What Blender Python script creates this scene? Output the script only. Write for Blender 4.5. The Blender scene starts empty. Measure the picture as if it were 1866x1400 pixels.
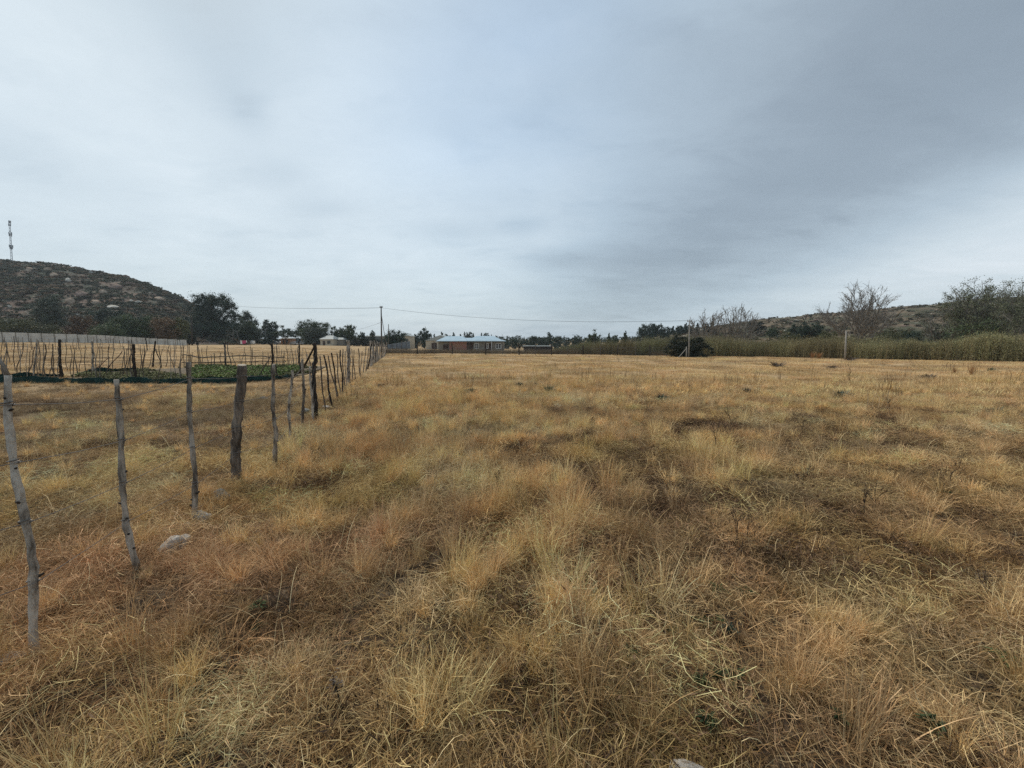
import bpy, math, random
import numpy as np
R = math.radians
random.seed(7)
rng = np.random.default_rng(11)

# ------------------------------------------------------------------ camera
sc = bpy.context.scene
PITCH = R(6.45); CAMH = 1.6; F = 725.0
cam_d = bpy.data.cameras.new('camera'); cam = bpy.data.objects.new('camera', cam_d)
sc.collection.objects.link(cam); sc.camera = cam
cam.location = (0, 0, CAMH); cam.rotation_euler = (R(90) - PITCH, 0, 0)
cam_d.sensor_width = 36; cam_d.lens = 36 * F / 1866; cam_d.clip_start = 0.05; cam_d.clip_end = 9000

# ------------------------------------------------------------------ world
SUN_EL, SUN_AZ = R(48), R(-50)          # azimuth from +Y (view direction), negative = left
w = bpy.data.worlds.new('World'); sc.world = w; w.use_nodes = True
nt = w.node_tree; N = nt.nodes; L = nt.links; N.clear()
def nd(t, **kw):
    n = N.new(t)
    for k, v in kw.items(): setattr(n, k, v)
    return n
def mth(op, a, b=None, c=None, clamp=False):
    n = N.new('ShaderNodeMath'); n.operation = op; n.use_clamp = clamp
    for i, v in enumerate((a, b, c)):
        if v is None: continue
        if isinstance(v, (int, float)): n.inputs[i].default_value = v
        else: L.new(v, n.inputs[i])
    return n.outputs[0]
def mixc(f, a, b):
    n = N.new('ShaderNodeMix'); n.data_type = 'RGBA'; n.blend_type = 'MIX'
    if isinstance(f, (int, float)): n.inputs[0].default_value = f
    else: L.new(f, n.inputs[0])
    for s, v in ((6, a), (7, b)):
        if isinstance(v, tuple): n.inputs[s].default_value = (*v, 1)
        else: L.new(v, n.inputs[s])
    return n.outputs[2]
tc = nd('ShaderNodeTexCoord'); sep = nd('ShaderNodeSeparateXYZ'); L.new(tc.outputs['Generated'], sep.inputs[0])
dx, dy, dz = sep.outputs
az = mth('MULTIPLY', mth('ARCTAN2', dx, dy), 57.2958)            # degrees, 0 ahead, + right
el = mth('MULTIPLY', mth('ARCSINE', dz), 57.2958)
sky = nd('ShaderNodeTexSky', sky_type='NISHITA', sun_disc=False)
sky.sun_elevation = SUN_EL; sky.sun_rotation = SUN_AZ; sky.air_density = 1.0; sky.dust_density = 2.0
# cloud deck projected on a plane, so that the streaks converge at the horizon
zz = mth('ADD', mth('MAXIMUM', dz, 0.0), 0.16)
cu = mth('DIVIDE', dx, zz); cv = mth('DIVIDE', dy, zz)
def cnoise(sx, sy, rot, detail, rough, dist=0.0, off=0.0):
    cb = nd('ShaderNodeCombineXYZ'); L.new(cu, cb.inputs[0]); L.new(cv, cb.inputs[1]); cb.inputs[2].default_value = off
    mp = nd('ShaderNodeMapping'); mp.inputs['Scale'].default_value = (sx, sy, 1); mp.inputs['Rotation'].default_value = (0, 0, R(rot))
    L.new(cb.outputs[0], mp.inputs[0])
    t = nd('ShaderNodeTexNoise'); t.inputs['Scale'].default_value = 1; t.inputs['Detail'].default_value = detail
    t.inputs['Roughness'].default_value = rough; t.inputs['Distortion'].default_value = dist
    L.new(mp.outputs[0], t.inputs[0]); return t.outputs[0]
def lobe(a0, e0, sa, se, rot=0.0):      # soft bank of cloud around azimuth a0, elevation e0 (degrees)
    da = mth('SUBTRACT', az, a0); de = mth('SUBTRACT', el, e0); c, s = math.cos(R(rot)), math.sin(R(rot))
    u = mth('DIVIDE', mth('ADD', mth('MULTIPLY', da, c), mth('MULTIPLY', de, s)), sa)
    v = mth('DIVIDE', mth('SUBTRACT', mth('MULTIPLY', de, c), mth('MULTIPLY', da, s)), se)
    q = mth('ADD', mth('MULTIPLY', u, u), mth('MULTIPLY', v, v))
    return mth('EXPONENT', mth('MULTIPLY', q, -1.0))
def ssum(*xs):
    r = xs[0]
    for x in xs[1:]: r = mth('ADD', r, x)
    return r
n1 = cnoise(0.55, 0.8, 20, 4, 0.5, 0.3)
n2 = cnoise(0.9, 3.2, 62, 5, 0.55, 0.5, 3.3)
n3 = cnoise(2.2, 2.8, 0, 9, 0.66, 0.35, 7.1)
bright = ssum(0.60,
    mth('MULTIPLY', lobe(-16, 12, 40, 17, 0), 0.18),
    mth('MULTIPLY', lobe(-52, 20, 22, 18, 0), 0.08),
    mth('MULTIPLY', lobe(52, 8, 16, 7, 12), 0.27),
    mth('MULTIPLY', lobe(30, 3.2, 18, 2.6, 12), 0.08),
    mth('MULTIPLY', lobe(40, 21, 30, 12, 24), -0.20),
    mth('MULTIPLY', lobe(17, 9.5, 13, 6, 24), -0.11),
    mth('MULTIPLY', lobe(55, 36, 20, 14, 0), -0.08),
    mth('MULTIPLY', lobe(58, 2.6, 9, 1.6, 8), -0.05),
    mth('MULTIPLY', lobe(-50, 45, 22, 12, 0), -0.08),
    mth('MULTIPLY', mth('SUBTRACT', n1, 0.5), 0.18),
    mth('MULTIPLY', mth('SUBTRACT', n2, 0.5), 0.05),
    mth('MULTIPLY', mth('SUBTRACT', n3, 0.5), 0.19))
# small dark wisps scattered below the deck
wmask = nd('ShaderNodeMapRange'); wmask.inputs[1].default_value = 0.56; wmask.inputs[2].default_value = 0.74
L.new(cnoise(2.2, 4.2, 0, 4, 0.55, 0.3, 21.0), wmask.inputs[0])
wisps = ssum(*[mth('MULTIPLY', lobe(a_, e_, w_, h_, r_), k_) for a_, e_, w_, h_, r_, k_ in ((-50, 15.5, 7, 2.6, -8, .8), (-36, 31, 8, 5, -50, 1.0), (-32.5, 24.3, 3, 2.2, -30, .8), (-29, 19, 3.5, 1.6, 10, .7), (-24.5, 16, 4, 1.2, 5, .7), (-9, 14.2, 5, 1.5, 0, 1.0), (1, 15.2, 3.5, 1.2, 5, 1.1), (7, 10.8, 6, 1.5, 6, 1.2), (-7, 26, 4, 1.8, -10, .5), (-44, 40, 10, 4, -35, .8))])
bright = mth('SUBTRACT', bright, mth('MULTIPLY', mth('MULTIPLY', wisps, mth('MULTIPLY_ADD', n3, 2.4, -0.5)), 0.11))
bright = mth('SUBTRACT', bright, mth('MULTIPLY', wmask.outputs[0], 0.05))
ramp = nd('ShaderNodeValToRGB'); L.new(bright, ramp.inputs[0])
cr = ramp.color_ramp
stops = [(0.25, (0.121, 0.149, 0.179)), (0.46, (0.172, 0.208, 0.244)), (0.62, (0.253, 0.304, 0.348)), (0.78, (0.352, 0.400, 0.435)), (0.95, (0.47, 0.50, 0.53))]
cr.elements[0].position = stops[0][0]; cr.elements[0].color = (*stops[0][1], 1)
cr.elements[1].position = stops[-1][0]; cr.elements[1].color = (*stops[-1][1], 1)
for p_, c_ in stops[1:-1]:
    e_ = cr.elements.new(p_); e_.color = (*c_, 1)
SKYS = 0.1
cl = nd('ShaderNodeVectorMath', operation='SCALE'); L.new(ramp.outputs[0], cl.inputs[0]); cl.inputs['Scale'].default_value = 1.0 / SKYS
# thin places let the blue show
thin = mth('ADD', mth('MULTIPLY', lobe(-3, 36, 20, 19, -15), mth('MULTIPLY_ADD', n1, 1.1, -0.22)), 0.08, clamp=True)
blue = nd('ShaderNodeVectorMath', operation='MULTIPLY'); L.new(sky.outputs[0], blue.inputs[0]); blue.inputs[1].default_value = (0.92, 1.03, 1.0)
col = mixc(thin, cl.outputs[0], blue.outputs[0])
bg = nd('ShaderNodeBackground'); L.new(col, bg.inputs[0]); bg.inputs[1].default_value = SKYS
wo = nd('ShaderNodeOutputWorld'); L.new(bg.outputs[0], wo.inputs[0])

# ------------------------------------------------------------------ sun (veiled by the cloud)
sd = bpy.data.lights.new('sun', 'SUN'); sd.energy = 1.5; sd.angle = R(14); sd.color = (1, 0.90, 0.76)
so = bpy.data.objects.new('sun', sd); sc.collection.objects.link(so)
so.rotation_euler = (R(90) - SUN_EL, 0, -SUN_AZ + math.pi)
so.location = (0, 0, 60)
sc.view_settings.view_transform = 'Standard'; sc.view_settings.look = 'None'
sc.view_settings.exposure = 0.92; sc.view_settings.gamma = 1.0
sc.render.engine = 'CYCLES'
sc.cycles.use_denoising = False; sc.cycles.max_bounces = 5; sc.cycles.diffuse_bounces = 3; sc.cycles.transparent_max_bounces = 4

# ------------------------------------------------------------------ helpers
C = sc.collection
# numpy value noise
_perm = rng.random((256, 256))
def vnoise(x, y, s=1.0, ox=0.0, oy=0.0):
    x = np.asarray(x, float) / s + ox; y = np.asarray(y, float) / s + oy
    xi = np.floor(x).astype(int); yi = np.floor(y).astype(int); fx = x - xi; fy = y - yi
    fx = fx * fx * (3 - 2 * fx); fy = fy * fy * (3 - 2 * fy)
    g = lambda a, b: _perm[a & 255, b & 255]
    return (g(xi, yi) * (1 - fx) + g(xi + 1, yi) * fx) * (1 - fy) + (g(xi, yi + 1) * (1 - fx) + g(xi + 1, yi + 1) * fx) * fy
def fbm(x, y, s=1.0, o=3, ox=0.0, oy=0.0):
    r = 0; a = 1; t = 0
    for i in range(o):
        r = r + a * vnoise(x, y, s / 2 ** i, ox + 17.3 * i, oy + 9.1 * i); t += a; a *= 0.5
    return r / t
_T = [-3, -1.287, -1.1, -1.02, -.91, -.82, -.5, -.36, -.24, 0, .3, 1, 3]
_S = [-.018, -.018, -.0116, -.0086, -.001, .0036, .0065, .010, .0155, .018, .022, .022, .022]
def base_z(X, Y):
    X = np.asarray(X, float); Y = np.asarray(Y, float)
    Ys = np.maximum(Y, 4.0); t = np.clip(X / Ys, -3, 3)
    s = np.interp(t, _T, _S); d = np.clip(Y - 12, 0, 190)
    return -s * d
def ground_z(X, Y):
    X = np.asarray(X, float); Y = np.asarray(Y, float)
    k = np.clip(1.2 - np.hypot(X, Y) / 60, 0, 1)
    return base_z(X, Y) + k * ((fbm(X, Y, 1.7, 3, 5, 5) - 0.5) * 0.11 + (fbm(X, Y, .25, 2, 23, 57) - .5) * .11 * np.clip(1.4 - Y / 12, 0, 1) + (fbm(X, Y, 7, 2, 1, 9) - 0.5) * 0.10)
def pxdir(px, py):
    a = (px - 933) / F; b = (700 - py) / F
    return np.array([a, math.cos(PITCH) + b * math.sin(PITCH), -math.sin(PITCH) + b * math.cos(PITCH)])
def at(px, py, Y):
    d = pxdir(px, py); k = Y / d[1]; return np.array([d[0] * k, Y, CAMH + d[2] * k])
# hills: ridge profile (px, py) at a distance, rising from a nearer foot line
HILLS = {
 'left':  dict(px=[-900, -400, 0, 60, 120, 180, 220, 265, 300, 340, 375, 430, 470], py=[500, 468, 475, 480, 487, 496, 501, 514, 530, 549, 566, 606, 626], Y=300, Y0=150, back=520, ex=0.75),
 'right': dict(px=[1090, 1150, 1200, 1260, 1330, 1400, 1470, 1560, 1700, 1866, 2200, 3000], py=[626, 616, 608, 601, 592, 583, 577, 568, 556, 541, 520, 500], Y=270, Y0=95, back=480, ex=0.95)}
for h in HILLS.values():
    pts = [at(a, b, h['Y']) for a, b in zip(h['px'], h['py'])]
    h['t'] = [p[0] / p[1] for p in pts]; h['z'] = [p[2] for p in pts]
def hill_z(h, X, Y, noise=True):
    X = np.asarray(X, float); Y = np.asarray(Y, float); t = X / np.maximum(Y, 1)
    zr = np.interp(t, h['t'], h['z']); g = base_z(X, Y)
    up = np.clip((Y - h['Y0']) / (h['Y'] - h['Y0']), 0, 1); f = up ** h['ex'] * (0.55 + 0.45 * up) if False else (1 - (1 - up) ** 1.5) * 0.35 + 0.65 * up
    dn = np.clip((Y - h['Y']) / (h['back'] - h['Y']), 0, 1); f = f * (1 - dn * dn * (3 - 2 * dn))
    z = g + (zr - g) * f
    if noise: z = z + (fbm(X, Y, 20, 4, 3, 3) - 0.5) * np.clip((zr - g) * 0.24, 0, 5.0) * np.minimum(1, f * 2)
    # ends fade into the plain
    a = np.clip((t - h['t'][0]) / 0.1, 0, 1) if h is HILLS['right'] else np.clip((h['t'][-1] - t) / 0.08, 0, 1)
    return g + (z - g) * a - 0.3 * (1 - f)
def surf_z(X, Y):
    z = ground_z(X, Y)
    for h in HILLS.values():
        z = np.where(Y > h['Y0'], np.maximum(z, hill_z(h, X, Y)), z)
    return z
def gnd(px, py, lo=0.9, hi=420.0):          # where the line of sight meets the ground or a hill
    d = pxdir(px, py)
    Ys = np.exp(np.linspace(math.log(lo), math.log(hi), 1500)); k = Ys / d[1]
    Xs = d[0] * k; Zs = CAMH + d[2] * k
    below = np.nonzero(Zs < surf_z(Xs, Ys))[0]
    i = below[0] if len(below) else len(Ys) - 1
    X, Y = Xs[i], Ys[i]
    return np.array([X, Y, float(surf_z(X, Y))])
def foot(px, Y):                            # ground point at depth Y on bearing px
    X = (px - 933) / F * Y
    for _ in range(4):
        z = float(surf_z(X, Y)); dep = Y * math.cos(PITCH) - (z - CAMH) * math.sin(PITCH); X = (px - 933) / F * dep
    return np.array([X, Y, float(surf_z(X, Y))])

def tag(o, label=None, cat=None, group=None, kind=None):
    if label: o['label'] = label
    if cat: o['category'] = cat
    if group: o['group'] = group
    if kind: o['kind'] = kind
    return o
def empty(name, loc, label=None, cat=None, group=None):
    o = bpy.data.objects.new(name, None); C.objects.link(o); o.location = tuple(float(v) for v in loc); o.empty_display_size = 0.3
    return tag(o, label, cat, group)
class MB:
    def __init__(s): s.v = []; s.f = []; s.n = 0; s.c = []
    def add(s, v, f, c=None):
        v = np.asarray(v, float).reshape(-1, 3); s.v.append(v)
        s.f += [tuple(int(i) + s.n for i in q) for q in f]; s.n += len(v)
        s.c.append(np.full(len(v), 0.5) if c is None else (np.full(len(v), c) if np.isscalar(c) else np.asarray(c)))
    def box(s, x0, x1, y0, y1, z0, z1, M=None):
        v = np.array([(x, y, z) for z in (z0, z1) for y in (y0, y1) for x in (x0, x1)], float)
        if M is not None: v = v @ M.T
        s.add(v, [(0, 2, 3, 1), (4, 5, 7, 6), (0, 1, 5, 4), (2, 6, 7, 3), (0, 4, 6, 2), (1, 3, 7, 5)])
    def tube(s, P, rad, n=8, cap=True, seed=0, lump=0.0, c=None):
        P = np.asarray(P, float); m = len(P); rad = np.broadcast_to(np.asarray(rad, float), (m,))
        T = np.gradient(P, axis=0); T /= np.linalg.norm(T, axis=1, keepdims=True) + 1e-9
        up = np.array([0, 1.0, 0]) if abs(T[0][2]) > 0.7 else np.array([0, 0, 1.0])
        rr = np.random.default_rng(seed); V = []
        ang = np.linspace(0, 2 * math.pi, n, endpoint=False)
        for i in range(m):
            a = np.cross(T[i], up); a /= np.linalg.norm(a) + 1e-9; b = np.cross(a, T[i])
            k = rad[i] * (1 + lump * rr.uniform(-1, 1, n))
            V.append(P[i] + (np.cos(ang) * k)[:, None] * a + (np.sin(ang) * k)[:, None] * b)
        V = np.concatenate(V); Fc = []
        for i in range(m - 1):
            for j in range(n):
                k2 = (j + 1) % n; Fc.append((i * n + j, i * n + k2, (i + 1) * n + k2, (i + 1) * n + j))
        if cap: Fc.append(tuple(range(n))[::-1]); Fc.append(tuple((m - 1) * n + j for j in range(n)))
        s.add(V, Fc, c)
    def obj(s, name, m, parent=None, smooth=False, origin=None, attr=None):
        me = bpy.data.meshes.new(name)
        V = np.concatenate(s.v) if s.v else np.zeros((0, 3))
        if origin is not None: V = V - np.asarray(origin)
        me.from_pydata(V.tolist(), [], s.f); me.update()
        if attr:
            a = me.attributes.new(attr, 'FLOAT', 'POINT'); a.data.foreach_set('value', np.concatenate(s.c).astype(np.float32))
        if smooth: me.polygons.foreach_set('use_smooth', [True] * len(me.polygons))
        if m: me.materials.append(m)
        o = bpy.data.objects.new(name, me); C.objects.link(o)
        if parent is not None: o.parent = parent
        elif origin is not None: o.location = tuple(float(x) for x in origin)
        return o

def material(name, cols, scale=4.0, detail=5, rough=0.85, bump=0.0, bscale=None, stretch=(1, 1, 1), spec=0.25, lo=0.3, hi=0.7, metal=0.0, attr=None, attr_amt=0.0, rnd=0.0, coord='Object', trans=0.0):
    m = bpy.data.materials.new(name); m.use_nodes = True; t = m.node_tree; n = t.nodes; l = t.links
    b = n['Principled BSDF']; b.inputs['Roughness'].default_value = rough; b.inputs['Specular IOR Level'].default_value = spec; b.inputs['Metallic'].default_value = metal
    tc = n.new('ShaderNodeTexCoord'); mp = n.new('ShaderNodeMapping'); l.new(tc.outputs[coord], mp.inputs[0]); mp.inputs['Scale'].default_value = stretch
    tx = n.new('ShaderNodeTexNoise'); tx.inputs['Scale'].default_value = scale; tx.inputs['Detail'].default_value = detail; tx.inputs['Roughness'].default_value = 0.62
    l.new(mp.outputs[0], tx.inputs[0])
    rp = n.new('ShaderNodeValToRGB'); l.new(tx.outputs[0], rp.inputs[0]); e = rp.color_ramp.elements
    e[0].position = lo; e[0].color = (*cols[0], 1); e[1].position = hi; e[1].color = (*cols[-1], 1)
    for i, c in enumerate(cols[1:-1]):
        q = e.new(lo + (hi - lo) * (i + 1) / (len(cols) - 1)); q.color = (*c, 1)
    out = rp.outputs[0]
    if attr or rnd:
        v = n.new('ShaderNodeMath'); v.operation = 'MULTIPLY_ADD'
        if attr:
            a = n.new('ShaderNodeAttribute'); a.attribute_name = attr; l.new(a.outputs['Fac'], v.inputs[0]); v.inputs[1].default_value = attr_amt; v.inputs[2].default_value = 1 - attr_amt / 2
        else:
            a = n.new('ShaderNodeObjectInfo'); l.new(a.outputs['Random'], v.inputs[0]); v.inputs[1].default_value = rnd; v.inputs[2].default_value = 1 - rnd / 2
        mx = n.new('ShaderNodeVectorMath'); mx.operation = 'SCALE'; l.new(out, mx.inputs[0]); l.new(v.outputs[0], mx.inputs['Scale']); out = mx.outputs[0]
    l.new(out, b.inputs['Base Color'])
    if trans:
        b.inputs['Subsurface Weight'].default_value = 0
    if bump:
        t2 = n.new('ShaderNodeTexNoise'); t2.inputs['Scale'].default_value = bscale or scale * 3; t2.inputs['Detail'].default_value = 6; l.new(mp.outputs[0], t2.inputs[0])
        bp = n.new('ShaderNodeBump'); bp.inputs['Strength'].default_value = bump; bp.inputs['Distance'].default_value = 0.02; l.new(t2.outputs[0], bp.inputs['Height']); l.new(bp.outputs[0], b.inputs['Normal'])
    return m
def grass_mat(name, rough=0.75):
    """colour = per-tuft tint (instance attribute) varied by blade"""
    m = bpy.data.materials.new(name); m.use_nodes = True; t = m.node_tree; n = t.nodes; l = t.links
    b = n['Principled BSDF']; b.inputs['Roughness'].default_value = rough; b.inputs['Specular IOR Level'].default_value = 0.2
    ti = n.new('ShaderNodeAttribute'); ti.attribute_type = 'INSTANCER'; ti.attribute_name = 'tint'
    bl = n.new('ShaderNodeAttribute'); bl.attribute_name = 'blade'
    rp = n.new('ShaderNodeValToRGB'); l.new(bl.outputs['Fac'], rp.inputs[0]); e = rp.color_ramp.elements
    e[0].position = 0.0; e[0].color = (0.42, 0.36, 0.30, 1); e[1].position = 1.0; e[1].color = (1.35, 1.36, 1.30, 1)
    for p_, c_ in ((0.25, (0.78, 0.68, 0.55)), (0.55, (1.0, 1.0, 0.92)), (0.8, (1.15, 1.08, 0.98))):
        q = e.new(p_); q.color = (*c_, 1)
    mx = n.new('ShaderNodeVectorMath'); mx.operation = 'MULTIPLY'; l.new(ti.outputs['Vector'], mx.inputs[0]); l.new(rp.outputs[0], mx.inputs[1])
    l.new(mx.outputs[0], b.inputs['Base Color'])
    tr = n.new('ShaderNodeBsdfTranslucent'); l.new(mx.outputs[0], tr.inputs[0]); ms = n.new('ShaderNodeMixShader'); ms.inputs[0].default_value = 0.12
    l.new(b.outputs[0], ms.inputs[1]); l.new(tr.outputs[0], ms.inputs[2]); l.new(ms.outputs[0], n['Material Output'].inputs[0])
    return m
def foliage_mat(name, dark, light, rough=0.6, spread=1.0):
    m = bpy.data.materials.new(name); m.use_nodes = True; t = m.node_tree; n = t.nodes; l = t.links
    b = n['Principled BSDF']; b.inputs['Roughness'].default_value = rough; b.inputs['Specular IOR Level'].default_value = 0.25
    a = n.new('ShaderNodeAttribute'); a.attribute_name = 'leaf'
    mx = n.new('ShaderNodeMix'); mx.data_type = 'RGBA'; l.new(a.outputs['Fac'], mx.inputs[0]); mx.inputs[6].default_value = (*dark, 1); mx.inputs[7].default_value = (*light, 1)
    l.new(mx.outputs[2], b.inputs['Base Color']); return m

M = {}
M['bark_grey'] = material('weathered_grey_wood', [(.075, .060, .048), (.24, .205, .165), (.42, .37, .31)], 16, 8, 0.9, 1.0, 60, (1, 1, 0.22), lo=.40, hi=.60)
M['bark_pale'] = material('pale_peeled_wood', [(.11, .09, .072), (.34, .295, .245), (.50, .45, .385)], 14, 8, 0.9, 1.0, 60, (1, 1, 0.35), lo=.38, hi=.58)
M['bark_dark'] = material('creosoted_wood', [(.012, .010, .009), (.035, .027, .021), (.08, .06, .045)], 8, 6, 0.8, 0.7, 26, (1, 1, 0.25), lo=.32, hi=.7)
M['bark_brown'] = material('brown_bark', [(.045, .036, .029), (.13, .105, .085), (.25, .21, .17)], 14, 8, 0.9, 1.0, 50, (1, 1, 0.22), lo=.38, hi=.62)
M['stick'] = material('dry_stick_bark', [(.06, .045, .035), (.13, .10, .075), (.22, .18, .14)], 14, 4, 0.9, 0.4, 30, (1, 1, 0.3))
M['bark_red'] = material('reddish_stick_bark', [(.10, .05, .035), (.20, .11, .08)], 12, 4, 0.9, 0.4, 30, (1, 1, 0.3))
M['wire'] = material('rusty_galvanised_wire', [(.10, .085, .075), (.22, .20, .18)], 30, 3, 0.6, metal=0.4)
M['darkwire'] = material('overhead_cable', [(.03, .03, .035), (.06, .06, .065)], 5, 2, 0.6)
M['cutwood'] = material('sawn_wood_end', [(.30, .26, .20), (.48, .42, .34)], 30, 4, 0.9, 0.4)
M['stone_pale'] = material('pale_limestone', [(.30, .27, .23), (.50, .46, .41), (.62, .59, .54)], 7, 7, 0.9, 0.8, 20)
M['stone_grey'] = material('grey_lichen_stone', [(.12, .12, .11), (.25, .25, .23), (.36, .36, .33)], 9, 7, 0.9, 0.8, 22)
M['rock_tan'] = material('tan_granite', [(.15, .105, .075), (.29, .22, .165), (.42, .35, .27)], 0.35, 8, 0.95, 1.0, 1.2, lo=.28, hi=.7)
M['rock_pale'] = material('pale_granite', [(.26, .23, .19), (.46, .43, .37), (.58, .55, .49)], 0.4, 8, 0.95, 1.0, 1.2)
M['rock_brown'] = material('brown_granite', [(.09, .06, .05), (.18, .13, .105), (.27, .20, .165)], 0.35, 8, 0.95, 1.0, 1.2)
M['concrete'] = material('precast_concrete', [(.36, .35, .32), (.50, .49, .455), (.60, .59, .55)], 0.6, 6, 0.9, 0.2, 9)
M['net'] = material('dark_green_shade_net', [(.004, .016, .015), (.010, .036, .032), (.016, .055, .048)], 5, 4, 0.75, 0.6, 40, (1, 1, 2))
M['mast'] = material('galvanised_mast', [(.28, .30, .32), (.42, .44, .46)], 1, 2, 0.5, metal=.3)
M['block'] = material('grey_block_wall', [(.17, .155, .13), (.27, .25, .215)], 1.2, 5, .9, .3, 9)

# ------------------------------------------------------------------ ground sheet
def zones(X, Y):
    """fields that steer the vegetation, world coordinates"""
    X = np.asarray(X, float); Y = np.asarray(Y, float)
    fx = -1.85 - 0.28 * Y                                  # the wire fence line
    left = 1 / (1 + np.exp((X - fx) * 4))
    def blob(x, y, rx, ry): return np.exp(-((X - x) / rx) ** 2 - ((Y - y) / ry) ** 2)
    n = fbm(X, Y, 1.6, 4, 31, 7)
    red = np.clip(blob(-2.0, 2.55, .75, .5) + .7 * blob(-1.0, 2.9, .5, .25) + .5 * blob(-2.6, 2.2, .6, .6) + .55 * blob(-3.1, 2.6, .6, .3), 0, 1)
    reg = blob(2.6, 4.9, 2.6, 1.5) + blob(5.6, 5.6, 2.6, 1.2) + .55 * blob(1.8, 7.6, 1.2, 2.4) + .6 * blob(4.5, 7.5, 3.0, 1.0) + .5 * blob(1.6, 2.2, 1.3, .8) + .6 * blob(3.4, 3.2, 1.6, 1.0) + .45 * blob(-.8, 1.5, .8, .25) + .10 + .18 * (X > 0)
    hf = .6 * fbm(X, Y * 1.1, .42, 3, 15, 66) + .4 * fbm(X, Y, 1.4, 2, 35, 6); dark = np.clip((hf - .668 + .14 * np.clip(reg, 0, 1.1)) / .06, 0, 1) * np.clip(.35 + reg, 0, 1)
    return left, red, dark, n
GX = np.concatenate([-np.geomspace(2500, 8, 90)[:-1], np.linspace(-8, 8, 190), np.geomspace(8, 2500, 90)[1:]])
GY = np.concatenate([[-40, -20, -10, -5], np.linspace(-3, 10, 150), np.geomspace(10, 4000, 150)[1:]])
xx, yy = np.meshgrid(GX, GY); gz = ground_z(xx, yy)
_l, _r, _d, _n = zones(xx, yy)
near = np.clip(1.3 - yy / 9, 0, 1) * (np.abs(xx) < 12)
gz = gz + near * (-0.05 * _d + (fbm(xx, yy, .35, 2, 40, 2) - .5) * .05)
mb = MB(); nx, ny = len(GX), len(GY)
mb.v.append(np.stack([xx, yy, gz], -1).reshape(-1, 3)); mb.n = nx * ny; mb.c.append(_d.reshape(-1))
idx = np.arange(nx * ny).reshape(ny, nx)
mb.f = np.stack([idx[:-1, :-1], idx[:-1, 1:], idx[1:, 1:], idx[1:, :-1]], -1).reshape(-1, 4).tolist()
def ground_material():
    m = bpy.data.materials.new('dry_field_soil'); m.use_nodes = True; t = m.node_tree; n = t.nodes; l = t.links
    b = n['Principled BSDF']; b.inputs['Roughness'].default_value = 0.95; b.inputs['Specular IOR Level'].default_value = 0.1
    tc = n.new('ShaderNodeTexCoord')
    def noise(s, d=6, st=(1, 1, 1)):
        mp = n.new('ShaderNodeMapping'); mp.inputs['Scale'].default_value = st; l.new(tc.outputs['Object'], mp.inputs[0])
        x = n.new('ShaderNodeTexNoise'); x.inputs['Scale'].default_value = s; x.inputs['Detail'].default_value = d; x.inputs['Roughness'].default_value = .65; l.new(mp.outputs[0], x.inputs[0]); return x.outputs[0]
    def rmp(x, st):
        r = n.new('ShaderNodeValToRGB'); l.new(x, r.inputs[0]); e = r.color_ramp.elements
        e[0].position, e[0].color = st[0][0], (*st[0][1], 1); e[1].position, e[1].color = st[-1][0], (*st[-1][1], 1)
        for p_, c_ in st[1:-1]: q = e.new(p_); q.color = (*c_, 1)
        return r.outputs[0]
    c_soil = rmp(noise(14, 8), [(.32, (.012, .009, .007)), (.46, (.040, .028, .019)), (.56, (.085, .060, .040)), (.66, (.20, .15, .10))])  # soil colour darkened to paint deep shade into the gaps between tufts
    c_far = rmp(noise(.16, 9, (1, 1, 1)), [(.30, (.20, .15, .08)), (.45, (.36, .26, .145)), (.58, (.50, .355, .20)), (.72, (.42, .32, .185))])
    c_far2 = rmp(noise(2.2, 7), [(.3, (.55, .52, .48)), (.55, (1, 1, 1)), (.75, (1.15, 1.12, 1.1))])
    mu = n.new('ShaderNodeVectorMath'); mu.operation = 'MULTIPLY'; l.new(c_far, mu.inputs[0]); l.new(c_far2, mu.inputs[1])
    sp = n.new('ShaderNodeSeparateXYZ'); l.new(tc.outputs['Object'], sp.inputs[0])
    # the darkened near soil gives way to the tan of grass further out (world distance along the field)
    mr = n.new('ShaderNodeMapRange'); mr.inputs[1].default_value = 5; mr.inputs[2].default_value = 16; l.new(sp.outputs[1], mr.inputs[0])
    mx = n.new('ShaderNodeMix'); mx.data_type = 'RGBA'; l.new(mr.outputs[0], mx.inputs[0]); l.new(c_soil, mx.inputs[6]); l.new(mu.outputs[0], mx.inputs[7])
    l.new(mx.outputs[2], b.inputs['Base Color'])
    bp = n.new('ShaderNodeBump'); bp.inputs['Strength'].default_value = .9; bp.inputs['Distance'].default_value = .03; l.new(noise(22, 7), bp.inputs['Height']); l.new(bp.outputs[0], b.inputs['Normal'])
    return m
g = mb.obj('ground', ground_material(), smooth=True); tag(g, kind='structure')

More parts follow.
